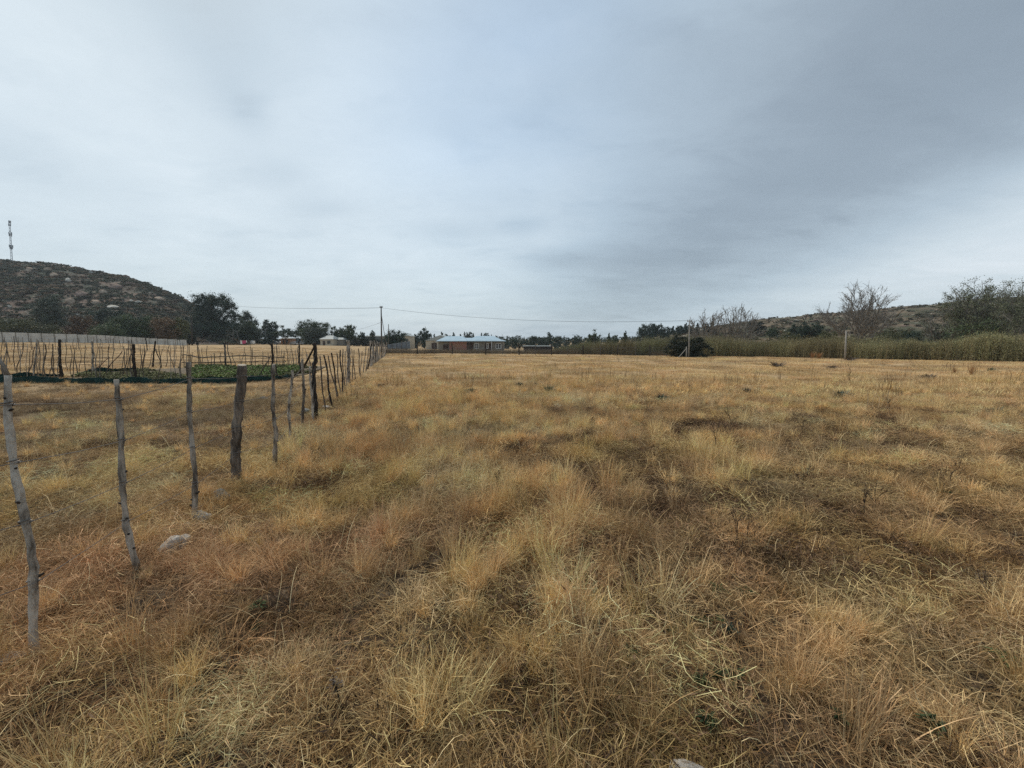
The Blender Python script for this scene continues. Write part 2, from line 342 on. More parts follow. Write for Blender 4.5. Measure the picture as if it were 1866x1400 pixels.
# ------------------------------------------------------------------ hills
def hill_material(name, soil, scrub, rock, rockamt):
    m = bpy.data.materials.new(name); m.use_nodes = True; t = m.node_tree; n = t.nodes; l = t.links
    b = n['Principled BSDF']; b.inputs['Roughness'].default_value = 0.95; b.inputs['Specular IOR Level'].default_value = 0.1
    tc = n.new('ShaderNodeTexCoord')
    def noise(s, d, st=(1, 1, 1), lo=.4, hi=.6, off=0):
        mp = n.new('ShaderNodeMapping'); mp.inputs['Scale'].default_value = st; mp.inputs['Location'].default_value = (off, off, 0); l.new(tc.outputs['Object'], mp.inputs[0])
        x = n.new('ShaderNodeTexNoise'); x.inputs['Scale'].default_value = s; x.inputs['Detail'].default_value = d; x.inputs['Roughness'].default_value = .65; l.new(mp.outputs[0], x.inputs[0])
        r = n.new('ShaderNodeMapRange'); r.inputs[1].default_value = lo; r.inputs[2].default_value = hi; l.new(x.outputs[0], r.inputs[0]); return r.outputs[0]
    def mix(f, a, c):
        x = n.new('ShaderNodeMix'); x.data_type = 'RGBA'; l.new(f, x.inputs[0])
        for s_, v in ((6, a), (7, c)):
            if isinstance(v, tuple): x.inputs[s_].default_value = (*v, 1)
            else: l.new(v, x.inputs[s_])
        return x.outputs[2]
    c1 = mix(noise(.25, 8, lo=.3, hi=.7), tuple(v * .6 for v in soil), tuple(min(1, v * 1.5) for v in soil))
    c2 = mix(noise(.07, 8, (1, .55, 1), .44, .56, 9), c1, scrub)
    c3 = mix(noise(.12, 7, (1, .5, 1.6), rockamt, rockamt + .05, 44), c2, rock)
    l.new(c3, b.inputs['Base Color']); 
    bp = n.new('ShaderNodeBump'); bp.inputs['Strength'].default_value = .8; bp.inputs['Distance'].default_value = .8; l.new(noise(.5, 8, lo=0, hi=1), bp.inputs['Height']); l.new(bp.outputs[0], b.inputs['Normal'])
    return m
def make_hill(h, mt):
    ts = np.linspace(h['t'][0] - .02, h['t'][-1] + .02, 330)
    ys = np.concatenate([np.linspace(h['Y0'], h['Y'] + 20, 120), np.linspace(h['Y'] + 24, h['back'], 24)])
    tt, Y = np.meshgrid(ts, ys); X = tt * Y; Z = hill_z(h, X, Y)
    b = MB(); b.v.append(np.stack([X, Y, Z], -1).reshape(-1, 3)); b.n = X.size; b.c.append(np.zeros(X.size))
    i = np.arange(X.size).reshape(X.shape); b.f = np.stack([i[:-1, :-1], i[:-1, 1:], i[1:, 1:], i[1:, :-1]], -1).reshape(-1, 4).tolist()
    return tag(b.obj('hill', mt, smooth=True), kind='structure')
make_hill(HILLS['left'], hill_material('rocky_hillside', (.135, .098, .078), (.060, .068, .052), (.30, .235, .18), .62))
make_hill(HILLS['right'], hill_material('grassy_stony_slope', (.145, .112, .078), (.070, .072, .045), (.36, .33, .28), .60))

# ------------------------------------------------------------------ scattering (geometry nodes, only for uncountable growth)
def scatter(name, pts, scale, rotz, tint, variants, label, cat, tilt=None, seed=0):
    """one object: a cloud of points, each carrying one of the unlinked variant meshes"""
    coll = bpy.data.collections.new(name + '_sources')
    for i, o in enumerate(variants): coll.objects.link(o)
    me = bpy.data.meshes.new(name); me.vertices.add(len(pts)); me.vertices.foreach_set('co', np.asarray(pts, np.float32).reshape(-1))
    def at_(nm, ty, data, key='value'):
        a = me.attributes.new(nm, ty, 'POINT'); a.data.foreach_set(key, np.asarray(data, np.float32).reshape(-1))
    sc3 = np.asarray(scale); sc3 = np.repeat(sc3[:, None], 3, 1) if sc3.ndim == 1 else sc3
    rr = np.zeros((len(pts), 3)); rr[:, 2] = rotz
    if tilt is not None: rr[:, :2] = tilt
    at_('scl', 'FLOAT_VECTOR', sc3, 'vector'); at_('rot', 'FLOAT_VECTOR', rr, 'vector'); at_('tint', 'FLOAT_VECTOR', tint, 'vector')
    me.update(); o = bpy.data.objects.new(name, me); C.objects.link(o)
    ng = bpy.data.node_groups.new(name + '_nodes', 'GeometryNodeTree')
    ng.interface.new_socket('Geometry', in_out='INPUT', socket_type='NodeSocketGeometry'); ng.interface.new_socket('Geometry', in_out='OUTPUT', socket_type='NodeSocketGeometry')
    n = ng.nodes; l = ng.links; gi = n.new('NodeGroupInput'); go = n.new('NodeGroupOutput')
    ci = n.new('GeometryNodeCollectionInfo'); ci.inputs[0].default_value = coll; ci.inputs['Separate Children'].default_value = True; ci.inputs['Reset Children'].default_value = True
    ip = n.new('GeometryNodeInstanceOnPoints'); ip.inputs['Pick Instance'].default_value = True
    m2p = n.new('GeometryNodeMeshToPoints')
    def na(nm, ty):
        a = n.new('GeometryNodeInputNamedAttribute'); a.data_type = ty; a.inputs[0].default_value = nm; return a.outputs[0]
    ri = n.new('FunctionNodeRandomValue'); ri.data_type = 'INT'; ri.inputs[4].default_value = 0; ri.inputs[5].default_value = max(0, len(variants) - 1); ri.inputs['Seed'].default_value = seed
    l.new(gi.outputs[0], m2p.inputs[0]); l.new(m2p.outputs[0], ip.inputs['Points']); l.new(ci.outputs[0], ip.inputs['Instance'])
    l.new(ri.outputs[2], ip.inputs['Instance Index'])
    e2r = n.new('FunctionNodeEulerToRotation'); l.new(na('rot', 'FLOAT_VECTOR'), e2r.inputs[0]); l.new(e2r.outputs[0], ip.inputs['Rotation'])
    l.new(na('scl', 'FLOAT_VECTOR'), ip.inputs['Scale']); l.new(ip.outputs[0], go.inputs[0])
    md = o.modifiers.new('scatter', 'NODES'); md.node_group = ng
    tag(o, label, cat, kind='stuff'); return o

def blades(seed, n, h, radius, lean, curl, width, flat=0.0, hvar=0.45, segs=4, green=0.0):
    """a tuft: n ribbons with root inside radius, arching outward; returns an unlinked object"""
    r = np.random.default_rng(seed)
    a = r.uniform(0, 2 * math.pi, n); rad = radius * np.sqrt(r.random(n)); root = np.stack([np.cos(a) * rad, np.sin(a) * rad, np.zeros(n) - .02], 1)
    az_ = a + r.normal(0, 1.0, n); L_ = h * (1 - hvar * r.random(n)); th = np.abs(r.normal(lean, lean * .5 + .08, n)); th = np.clip(th + flat * r.random(n), 0, 1.5)
    cu_ = np.abs(r.normal(curl, curl * .6 + .05, n)); sd_ = r.normal(0, .25, n)
    P = root.copy(); V = []; wd = width * r.uniform(.6, 1.25, n)
    face = r.uniform(0, math.pi, n); side = np.stack([np.cos(face), np.sin(face), np.zeros(n)], 1)
    kn = np.where(r.random(n) < .30, r.integers(1, segs, n), -1); ka = r.uniform(.5, 1.5, n); sh = (r.random(n) < .16) * .8
    for i in range(segs + 1):
        k = i / segs; ww = wd * ((1 - k ** 2.2 * .92) + sh * math.exp(-((k - .8) / .13) ** 2)); th = th + ka * (kn == i)
        V.append(P - side * ww[:, None] / 2); V.append(P + side * ww[:, None] / 2)
        d = np.stack([np.sin(th) * np.cos(az_), np.sin(th) * np.sin(az_), np.cos(th)], 1)
        P = P + d * (L_ / segs)[:, None]; th = np.clip(th + cu_ / segs * (1.2 + .6 * k) * 1.6, 0, 2.1); az_ = az_ + sd_ / segs
        P[:, 2] = np.maximum(P[:, 2], .004)
    V = np.stack(V, 1)  # n, 2(segs+1), 3
    q = []; m = 2 * (segs + 1)
    base = np.arange(n)[:, None] * m
    for i in range(segs): q.append(base + np.array([2 * i, 2 * i + 1, 2 * i + 3, 2 * i + 2]))
    Fq = np.concatenate(q).tolist()
    me = bpy.data.meshes.new('grass_blades'); me.from_pydata(V.reshape(-1, 3).tolist(), [], Fq)
    at_ = me.attributes.new('blade', 'FLOAT', 'POINT'); at_.data.foreach_set('value', np.repeat(r.beta(1.0, 1.1, n), m).astype(np.float32))
    me.polygons.foreach_set('use_smooth', [True] * len(me.polygons)); me.update()
    me.materials.append(M['grass']); return bpy.data.objects.new('grass_blades', me)
M['grass'] = grass_mat('dry_grass_blade')

def sample(bands, extra=1.25, pad=2.0):
    """random ground points in the wedge in front of the camera, by (y0, y1, per m2)"""
    out = []
    for y0, y1, d in bands:
        hw0, hw1 = abs(y0) * extra * 1.1 + pad, y1 * extra * 1.1 + pad
        area = (hw0 + hw1) * (y1 - y0); k = int(area * d * 1.1)
        Y = rng.uniform(y0, y1, k); X = rng.uniform(-1, 1, k) * hw1
        ok = np.abs(X) < np.abs(Y) * extra * 1.1 + pad; out.append(np.stack([X[ok], Y[ok]], 1))
    return np.concatenate(out)
def in_poly(P, poly):
    x, y = P[:, 0], P[:, 1]; r = np.zeros(len(P), bool); n = len(poly)
    for i in range(n):
        x1, y1 = poly[i][:2]; x2, y2 = poly[(i + 1) % n][:2]
        c = ((y1 > y) != (y2 > y)) & (x < (x2 - x1) * (y - y1) / (y2 - y1 + 1e-12) + x1); r ^= c
    return r
# vegetable garden on the ground
GARDEN = [gnd(150, 681), gnd(345, 668), gnd(590, 668), gnd(545, 684), gnd(500, 694), gnd(340, 700), gnd(150, 700)]
BED = [gnd(345, 678), gnd(360, 670), gnd(560, 670), gnd(540, 680), gnd(505, 690), gnd(345, 695)]
GARDEN_XY = [tuple(p[:2]) for p in GARDEN]

C_gold = np.array([.78, .545, .275]); C_pale = np.array([.78, .63, .38]); C_red = np.array([.52, .325, .195]); C_olive = np.array([.60, .475, .20])
C_greyb = np.array([.32, .245, .165]); C_dark = np.array([.135, .092, .060]); C_tan = np.array([.68, .48, .27]); C_rust = np.array([.41, .26, .14]); C_green = np.array([.13, .17, .055])
def tints(P, kind):
    X, Y = P[:, 0], P[:, 1]; left, red, dark, n = zones(X, Y); k = len(P)
    a = fbm(X, Y, .9, 3, 3, 61)[:, None]; b = fbm(X, Y, 3.1, 3, 70, 2)[:, None]; c = fbm(X, Y, .45, 2, 12, 90)[:, None]
    s = lambda v, lo, hi: np.clip((v - lo) / (hi - lo), 0, 1)
    col = C_gold * (1 - s(a, .4, .65)) + C_pale * s(a, .4, .65)
    col = col * (1 - .55 * s(b, .5, .68)) + C_tan * .55 * s(b, .5, .68)
    ol = s(fbm(X, Y, 1.3, 3, 8, 44)[:, None], .5, .66) * (.55 * np.exp(-((X / 3.2) ** 2) - ((Y - 3.6) / 3) ** 2)[:, None] + .30)
    col = col * (1 - ol) + C_olive * ol
    gb = s(c, .52, .7) * .55; col = col * (1 - gb) + C_greyb * gb
    ru = s(fbm(X, Y, 1.1, 3, 88, 14)[:, None], .53, .68) * .5; col = col * (1 - ru) + C_rust * ru
    rd = np.clip(red * .8, 0, .75)[:, None]; col = col * (1 - rd) + C_red * 1.05 * rd
    dk = (dark * (.35 if kind == 'up' else .62))[:, None]; col = col * (1 - dk) + (C_dark * (1 - s(a, .4, .6)) + C_greyb * .7 * s(a, .4, .6)) * dk
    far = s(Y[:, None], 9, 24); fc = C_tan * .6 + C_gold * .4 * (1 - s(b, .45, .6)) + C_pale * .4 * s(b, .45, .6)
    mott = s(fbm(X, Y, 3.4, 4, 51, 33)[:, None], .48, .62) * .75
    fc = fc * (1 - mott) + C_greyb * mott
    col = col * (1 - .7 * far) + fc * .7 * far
    tp = (left * np.clip((fbm(X, Y * 1.8, 1.5, 3, 5, 77) - .47) * 7, 0, .75) * np.clip((Y - 3.5) / 2, 0, 1))[:, None]; col = col * (1 - tp) + C_greyb * .75 * tp
    col = col * np.exp(rng.normal(-.02, .19, (k, 1))) * (1 + rng.normal(0, .03, (k, 3)))
    return np.clip(col, .01, .8)
def clump(P, s_=.25, lo=.40, hi=.56, floor=.0):
    return np.clip(floor + (1 - floor) * (.78 * fbm(P[:, 0], P[:, 1], s_, 2, 23, 57) + .22 * fbm(P[:, 0], P[:, 1], 1.1, 2, 83, 5) - lo) / (hi - lo), 0, 1)
def put(P, sink=0.0):
    return np.column_stack([P, ground_z(P[:, 0], P[:, 1]) - sink])

def thin_out(P, keep):     # keep = probability per point
    return P[rng.random(len(P)) < keep]

# 1 matted old thatch, everywhere near; tint lowered further to paint shade between tufts
mats = [blades(100 + i, 190, .17, .22, 1.0, .45, .0029, flat=.35) for i in range(5)]
P = sample([(-.6, 3.2, 44), (3.2, 6, 32), (6, 10, 18), (10, 17, 8)]); P = P[~in_poly(P, GARDEN_XY)]
l_, r_, d_, n_ = zones(P[:, 0], P[:, 1]); P = thin_out(P, 1 - .25 * d_)
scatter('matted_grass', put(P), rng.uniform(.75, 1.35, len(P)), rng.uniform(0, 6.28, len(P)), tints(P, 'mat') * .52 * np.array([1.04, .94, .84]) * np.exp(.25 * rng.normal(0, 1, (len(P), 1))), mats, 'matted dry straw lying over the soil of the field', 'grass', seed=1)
# 2 arching bunches
arch = [blades(200 + i, 85, .23, .08, .50, .60, .0027) for i in range(5)]
P = sample([(-.6, 3.2, 80), (3.2, 6, 58), (6, 10, 34), (10, 17, 15)]); P = P[~in_poly(P, GARDEN_XY)]
l_, r_, d_, n_ = zones(P[:, 0], P[:, 1]); P = thin_out(P, clump(P, floor=.32) * (1 - .55 * d_))
l_, r_, d_, n_ = zones(P[:, 0], P[:, 1])
s_ = rng.uniform(.55, 1.15, len(P)) * (1 - .35 * l_) * (1 - .25 * d_) * (.62 + .5 * clump(P))
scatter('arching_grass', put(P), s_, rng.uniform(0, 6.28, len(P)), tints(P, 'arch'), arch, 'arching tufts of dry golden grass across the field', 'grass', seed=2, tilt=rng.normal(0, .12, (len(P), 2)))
# 3 tall upright golden grass, thick in the middle of the field
upr = [blades(300 + i, 60, .42, .06, .13, .24, .0025, hvar=.5) for i in range(5)]
P = sample([(.8, 3.2, 55), (3.2, 6, 58), (6, 10, 40), (10, 18, 16)]); X, Y = P.T
l_, r_, d_, n_ = zones(X, Y)
mid = np.exp(-((X + .1 - .0 * Y) / (.9 + .28 * Y)) ** 2) * np.clip((Y - 1.2) / 1.6, .25, 1)
nn = fbm(X, Y, .8, 3, 77, 19)
pr = (1.3 * mid * np.clip((nn - .32) * 5, .08, 1) + .35 * np.clip((nn - .48) * 7, 0, 1)) * clump(P, lo=.36, hi=.50, floor=.1)
pr *= (1 - .8 * l_) * (1 - .75 * d_) * (1 - .45 * r_); P = thin_out(P, pr); l_, r_, d_, n_ = zones(P[:, 0], P[:, 1])
s_ = rng.uniform(.45, 1.05, len(P)) * (.8 + .4 * fbm(P[:, 0], P[:, 1], 2, 2, 9, 1))
scatter('upright_grass', put(P), s_, rng.uniform(0, 6.28, len(P)), tints(P, 'up') * 1.08, upr, 'tall fine upright golden grass thick down the middle of the field', 'grass', seed=3, tilt=rng.normal(0, .10, (len(P), 2)))
# 3a broken straw pieces, strewn in every direction
def straws(seed, n=190):
    r = np.random.default_rng(seed); a = r.uniform(0, 6.283, n); q = .26 * np.sqrt(r.random(n)); c = np.stack([np.cos(a) * q, np.sin(a) * q, r.uniform(.005, .13, n)], 1); b2 = r.uniform(0, 6.283, n); t = r.normal(0, .45, n); l_ = r.uniform(.02, .08, n)
    d = np.stack([np.cos(b2) * np.cos(t), np.sin(b2) * np.cos(t), np.sin(t)], 1); sd = np.cross(d, r.normal(0, 1, (n, 3))); sd /= np.linalg.norm(sd, axis=1, keepdims=True); w_ = r.uniform(.0006, .0013, n)[:, None]; bend = r.normal(0, .012, (n, 3))
    V = np.stack([c - d * l_[:, None] - sd * w_, c - d * l_[:, None] + sd * w_, c + bend - sd * w_, c + bend + sd * w_, c + d * l_[:, None] - sd * w_ * .5, c + d * l_[:, None] + sd * w_ * .5], 1)
    V[:, :, 2] = np.maximum(V[:, :, 2], .003); i0 = np.arange(n)[:, None] * 6; Fq = np.concatenate([i0 + np.array([0, 1, 3, 2]), i0 + np.array([2, 3, 5, 4])]).tolist()
    me = bpy.data.meshes.new('straw_pieces'); me.from_pydata(V.reshape(-1, 3).tolist(), [], Fq); at_ = me.attributes.new('blade', 'FLOAT', 'POINT'); at_.data.foreach_set('value', np.repeat(r.beta(.8, .8, n), 6).astype(np.float32)); me.materials.append(M['grass']); return bpy.data.objects.new('straw_pieces', me)
P = sample([(-.3, 3.2, 34), (3.2, 6, 26), (6, 11, 14)]); P = P[~in_poly(P, GARDEN_XY)]; P = thin_out(P, clump(P, floor=.32) * .85)
scatter('broken_straw', put(P), rng.uniform(.6, 1.2, len(P)), rng.uniform(0, 6.28, len(P)), np.clip(tints(P, 'up') * np.exp(rng.normal(.0, .12, (len(P), 1))), .02, .72), [straws(800 + i) for i in range(4)], 'broken pieces of dry straw caught in every direction among the tufts', 'straw', seed=22)
# 3b separate dense bunches with pale tops
bun = [blades(350 + i, 120, .28, .05, .20, .26, .0023, hvar=.65) for i in range(5)]
P = sample([(.8, 2.6, 34), (2.6, 7, 28), (7, 14, 12)]); l_, r_, d_, n_ = zones(P[:, 0], P[:, 1]); P = thin_out(P, (1 - .5 * l_) * (1 - .6 * d_) * clump(P, lo=.46, hi=.58))
tn = (C_gold * .5 + C_pale * .5)[None] * 1.14 * np.exp(rng.normal(0, .13, (len(P), 1))) * (1 + rng.normal(0, .03, (len(P), 3)))
scatter('grass_bunches', put(P), rng.uniform(.45, 1.05, len(P)), rng.uniform(0, 6.28, len(P)), tn, bun, 'separate dense bunches of pale golden grass rising out of the sward', 'grass', seed=21, tilt=rng.normal(0, .12, (len(P), 2)))
# 4 soft red brown grass by the near fence posts
soft = [blades(400 + i, 110, .27, .10, .55, .9, .0025) for i in range(4)]
P = sample([(.8, 5, 60)]); l_, r_, d_, n_ = zones(P[:, 0], P[:, 1]); P = thin_out(P, np.clip(r_ * 1.1 - .12, 0, 1) * .8)
tn = (C_red * 1.1)[None] * np.exp(rng.normal(0, .2, (len(P), 1))) + .12 * C_pale * rng.random((len(P), 1))
scatter('reddish_grass', put(P), rng.uniform(.6, 1.1, len(P)), rng.normal(.6, .7, len(P)), tn, soft, 'soft reddish brown grass lying over at the foot of the near fence posts', 'grass', seed=4, tilt=np.column_stack([rng.normal(.35, .2, len(P)), rng.normal(0, .2, len(P))]))
# 5 dead leaf litter and dark crumbly growth in the dark patches
def crumble(seed):
    r = np.random.default_rng(seed); b = MB()
    for _ in range(260):
        p = np.array([*r.normal(0, .09, 2), abs(r.normal(.015, .03))]); d = r.normal(0, 1, 3); d /= np.linalg.norm(d); e = np.cross(d, r.normal(0, 1, 3)); e /= np.linalg.norm(e)
        s1, s2 = r.uniform(.008, .03), r.uniform(.0012, .0035)
        b.add([p - d * s1, p + e * s2, p + d * s1, p - e * s2], [(0, 1, 2, 3)], r.random())
    V = np.concatenate(b.v); me = bpy.data.meshes.new('dead_leaves'); me.from_pydata(V.tolist(), [], b.f)
    a = me.attributes.new('blade', 'FLOAT', 'POINT'); a.data.foreach_set('value', np.concatenate(b.c).astype(np.float32)); me.materials.append(M['grass']); return bpy.data.objects.new('dead_leaves', me)
crm = [crumble(i) for i in range(4)]
P = sample([(-.3, 3.2, 60), (3.2, 10, 45)]); l_, r_, d_, n_ = zones(P[:, 0], P[:, 1]); P = thin_out(P, np.clip(d_ * 1.3 - .1, .03, 1))
scatter('dead_undergrowth', put(P), rng.uniform(.7, 1.5, len(P)), rng.uniform(0, 6.28, len(P)), (C_dark * 1.05)[None] * np.exp(rng.normal(0, .35, (len(P), 1))) * np.array([1, .95, .95]), crm, 'dark crumbly dead leaves in the bare patches between the tufts', 'undergrowth', seed=5)
# 6 green weeds low in the grass
def weedleaf(seed, n=26, h=.05, broad=.011):
    r = np.random.default_rng(seed); b = MB()
    for _ in range(n):
        a = r.uniform(0, 6.28); q = r.uniform(.02, .10); up = r.uniform(.01, h); d = np.array([math.cos(a), math.sin(a), 0]); e = np.array([-d[1], d[0], 0]) * broad * r.uniform(.6, 1.3)
        p0 = d * .01; p1 = d * q * .6 + [0, 0, up]; p2 = d * q * 1.1 + [0, 0, up * .8]
        b.add([p0, p1 - e, p2, p1 + e], [(0, 1, 2, 3)], r.random())
    V = np.concatenate(b.v); me = bpy.data.meshes.new('weed_leaves'); me.from_pydata(V.tolist(), [], b.f)
    a = me.attributes.new('blade', 'FLOAT', 'POINT'); a.data.foreach_set('value', np.concatenate(b.c).astype(np.float32)); me.materials.append(M['grass']); return bpy.data.objects.new('weed_leaves', me)
P = sample([(.8, 3.2, 14), (3.2, 8, 5)]); X, Y = P.T; l_, r_, d_, n_ = zones(X, Y)
P = thin_out(P, np.clip((fbm(X, Y, .7, 2, 4, 4) - .52) * 4, 0, 1) * np.clip(.15 + np.exp(-((X - 1.3) / 1.1) ** 2 - ((Y - 1.9) / 1.0) ** 2), 0, 1))
scatter('green_weeds', put(P, -.02), rng.uniform(.5, 1.1, len(P)), rng.uniform(0, 6.28, len(P)), np.array([.055, .085, .035])[None] * np.exp(rng.normal(0, .3, (len(P), 1))), [weedleaf(i, 34, .04, .008) for i in range(3)], 'small green weed leaves growing low between the dry tufts', 'weeds', seed=6)
# 7 long loose bleached stalks across the foreground
stalk = [blades(500 + i, 5, .5, .12, .8, .5, .0026, segs=5) for i in range(5)]
P = sample([(.8, 3.2, 9), (3.2, 7, 6)])
scatter('loose_stalks', put(P, -.05), rng.uniform(.5, 1.1, len(P)), rng.uniform(0, 6.28, len(P)), (C_pale * .9)[None] * np.exp(rng.normal(0, .15, (len(P), 1))), stalk, 'long bleached loose stalks fallen over the tufts', 'grass', seed=7, tilt=rng.normal(0, .3, (len(P), 2)))
# 8 the far field: wider patches
farp = [blades(600 + i, 260, .21, .75, .30, .55, .008, hvar=.6, segs=3) for i in range(5)]
P = sample([(9, 16, 2.2), (16, 30, 1.9), (30, 62, 1.0), (62, 100, .25)], pad=1); P = P[~in_poly(P, GARDEN_XY)]; X, Y = P.T; l_, r_, d_, n_ = zones(X, Y)
P = thin_out(P, np.where((Y > 75) & (X / Y > -.3), 0, 1)); X, Y = P.T; l_, r_, d_, n_ = zones(X, Y)
s_ = rng.uniform(.7, 1.2, len(P)); hs = s_ * rng.uniform(.5, 1.2, len(P)) * (1 - .4 * l_) * (.45 + 1.1 * fbm(X, Y, 6, 3, 6, 6))
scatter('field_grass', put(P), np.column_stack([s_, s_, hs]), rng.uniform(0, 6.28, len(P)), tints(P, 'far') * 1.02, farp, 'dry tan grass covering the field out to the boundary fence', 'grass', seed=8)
# 9 thin dark seed stalks standing up from the far field
sprig = [blades(700 + i, 7, .6, .25, .10, .12, .010, segs=2) for i in range(3)]
P = sample([(9, 20, .35), (20, 60, .22)]); X, Y = P.T; P = P[(X > -1.85 - .28 * Y)]
scatter('dry_stems', put(P), rng.uniform(.6, 1.4, len(P)), rng.uniform(0, 6.28, len(P)), (C_greyb * .55)[None] * np.exp(rng.normal(0, .25, (len(P), 1))), sprig, 'thin dark dead stems standing above the far grass', 'weeds', seed=9)

# ------------------------------------------------------------------ foliage builders
def leaves(b, centre, rad, n, size, r, clumps=12, flat=1.0, hollow=.55, tone=.5, up=0.0):
    """n small leaf faces gathered in clumps through an ellipsoid"""
    centre = np.asarray(centre, float); rad = np.asarray(rad, float)
    d = r.normal(0, 1, (clumps, 3)); d /= np.linalg.norm(d, axis=1, keepdims=True); rr = hollow + (1 - hollow) * r.random(clumps) ** .5
    cc = centre + d * rad * rr[:, None] * .86; cs = r.uniform(.24, .44, clumps) * (1 if clumps < 20 else .85); ct = np.clip(r.normal(tone, .22, clumps), 0, 1)
    k = r.integers(0, clumps, n); g = r.normal(0, 1, (n, 3)); g /= np.linalg.norm(g, axis=1, keepdims=True) + 1e-9; g *= np.minimum(np.abs(r.normal(0, .62, (n, 1))), 1.25)
    p = cc[k] + g * (cs[k, None] * rad) * np.array([1, 1, flat])
    a = r.normal(0, 1, (n, 3)); a /= np.linalg.norm(a, axis=1, keepdims=True); c = np.cross(a, r.normal(0, 1, (n, 3))); c /= np.linalg.norm(c, axis=1, keepdims=True) + 1e-9
    s1 = size * r.uniform(.5, 1.2, (n, 1)); s2 = s1 * r.uniform(.4, .8, (n, 1))
    V = np.stack([p - a * s1, p + c * s2, p + a * s1, p - c * s2], 1).reshape(-1, 3)
    i0 = np.arange(n)[:, None] * 4 + np.arange(4)
    b.v.append(V); b.f += (i0 + b.n).tolist(); b.n += 4 * n; b.c.append(np.repeat(np.clip(ct[k] + r.normal(0, .14, n), 0, 1), 4))
def branch_tube(b, p0, p1, r0, r1, r, n=5, wob=.06):
    p0, p1 = np.asarray(p0, float), np.asarray(p1, float); k = np.linspace(0, 1, 5)[:, None]; ln = np.linalg.norm(p1 - p0)
    P = p0 * (1 - k) + p1 * k + r.normal(0, wob * ln, (5, 3)) * np.sin(k * math.pi); b.tube(P, np.linspace(r0, r1, 5), n, False)
FM = {
 'dark': foliage_mat('dark_evergreen_leaf', (.018, .035, .026), (.058, .090, .058)),
 'mid': foliage_mat('mid_green_leaf', (.032, .052, .026), (.105, .140, .064)),
 'grey': foliage_mat('grey_green_leaf', (.040, .055, .040), (.10, .125, .088)),
 'olive': foliage_mat('olive_green_leaf', (.055, .062, .026), (.145, .15, .065)),
 'rust': foliage_mat('rust_autumn_leaf', (.085, .055, .036), (.22, .145, .085)),
 'brown': foliage_mat('grey_brown_twig', (.055, .043, .034), (.14, .11, .085)),
 'yellow': foliage_mat('yellow_green_leaf', (.070, .075, .028), (.17, .165, .065)),
 'orange': foliage_mat('orange_dry_grass', (.20, .095, .035), (.38, .20, .08)),
 'willow': foliage_mat('grey_green_willow_leaf', (.060, .072, .042), (.16, .175, .10)),
 'black': foliage_mat('very_dark_leaf', (.006, .010, .007), (.020, .030, .016)),
 'crop': foliage_mat('vegetable_leaf', (.045, .085, .022), (.13, .21, .055)),
}
trunk_m = material('tree_bark', [(.035, .028, .022), (.11, .09, .07)], 3, 5, .95, .5, 8)
trunk_pale = material('pale_tree_bark', [(.13, .115, .10), (.27, .25, .22)], 3, 5, .95, .5, 8)
tree_count = 0
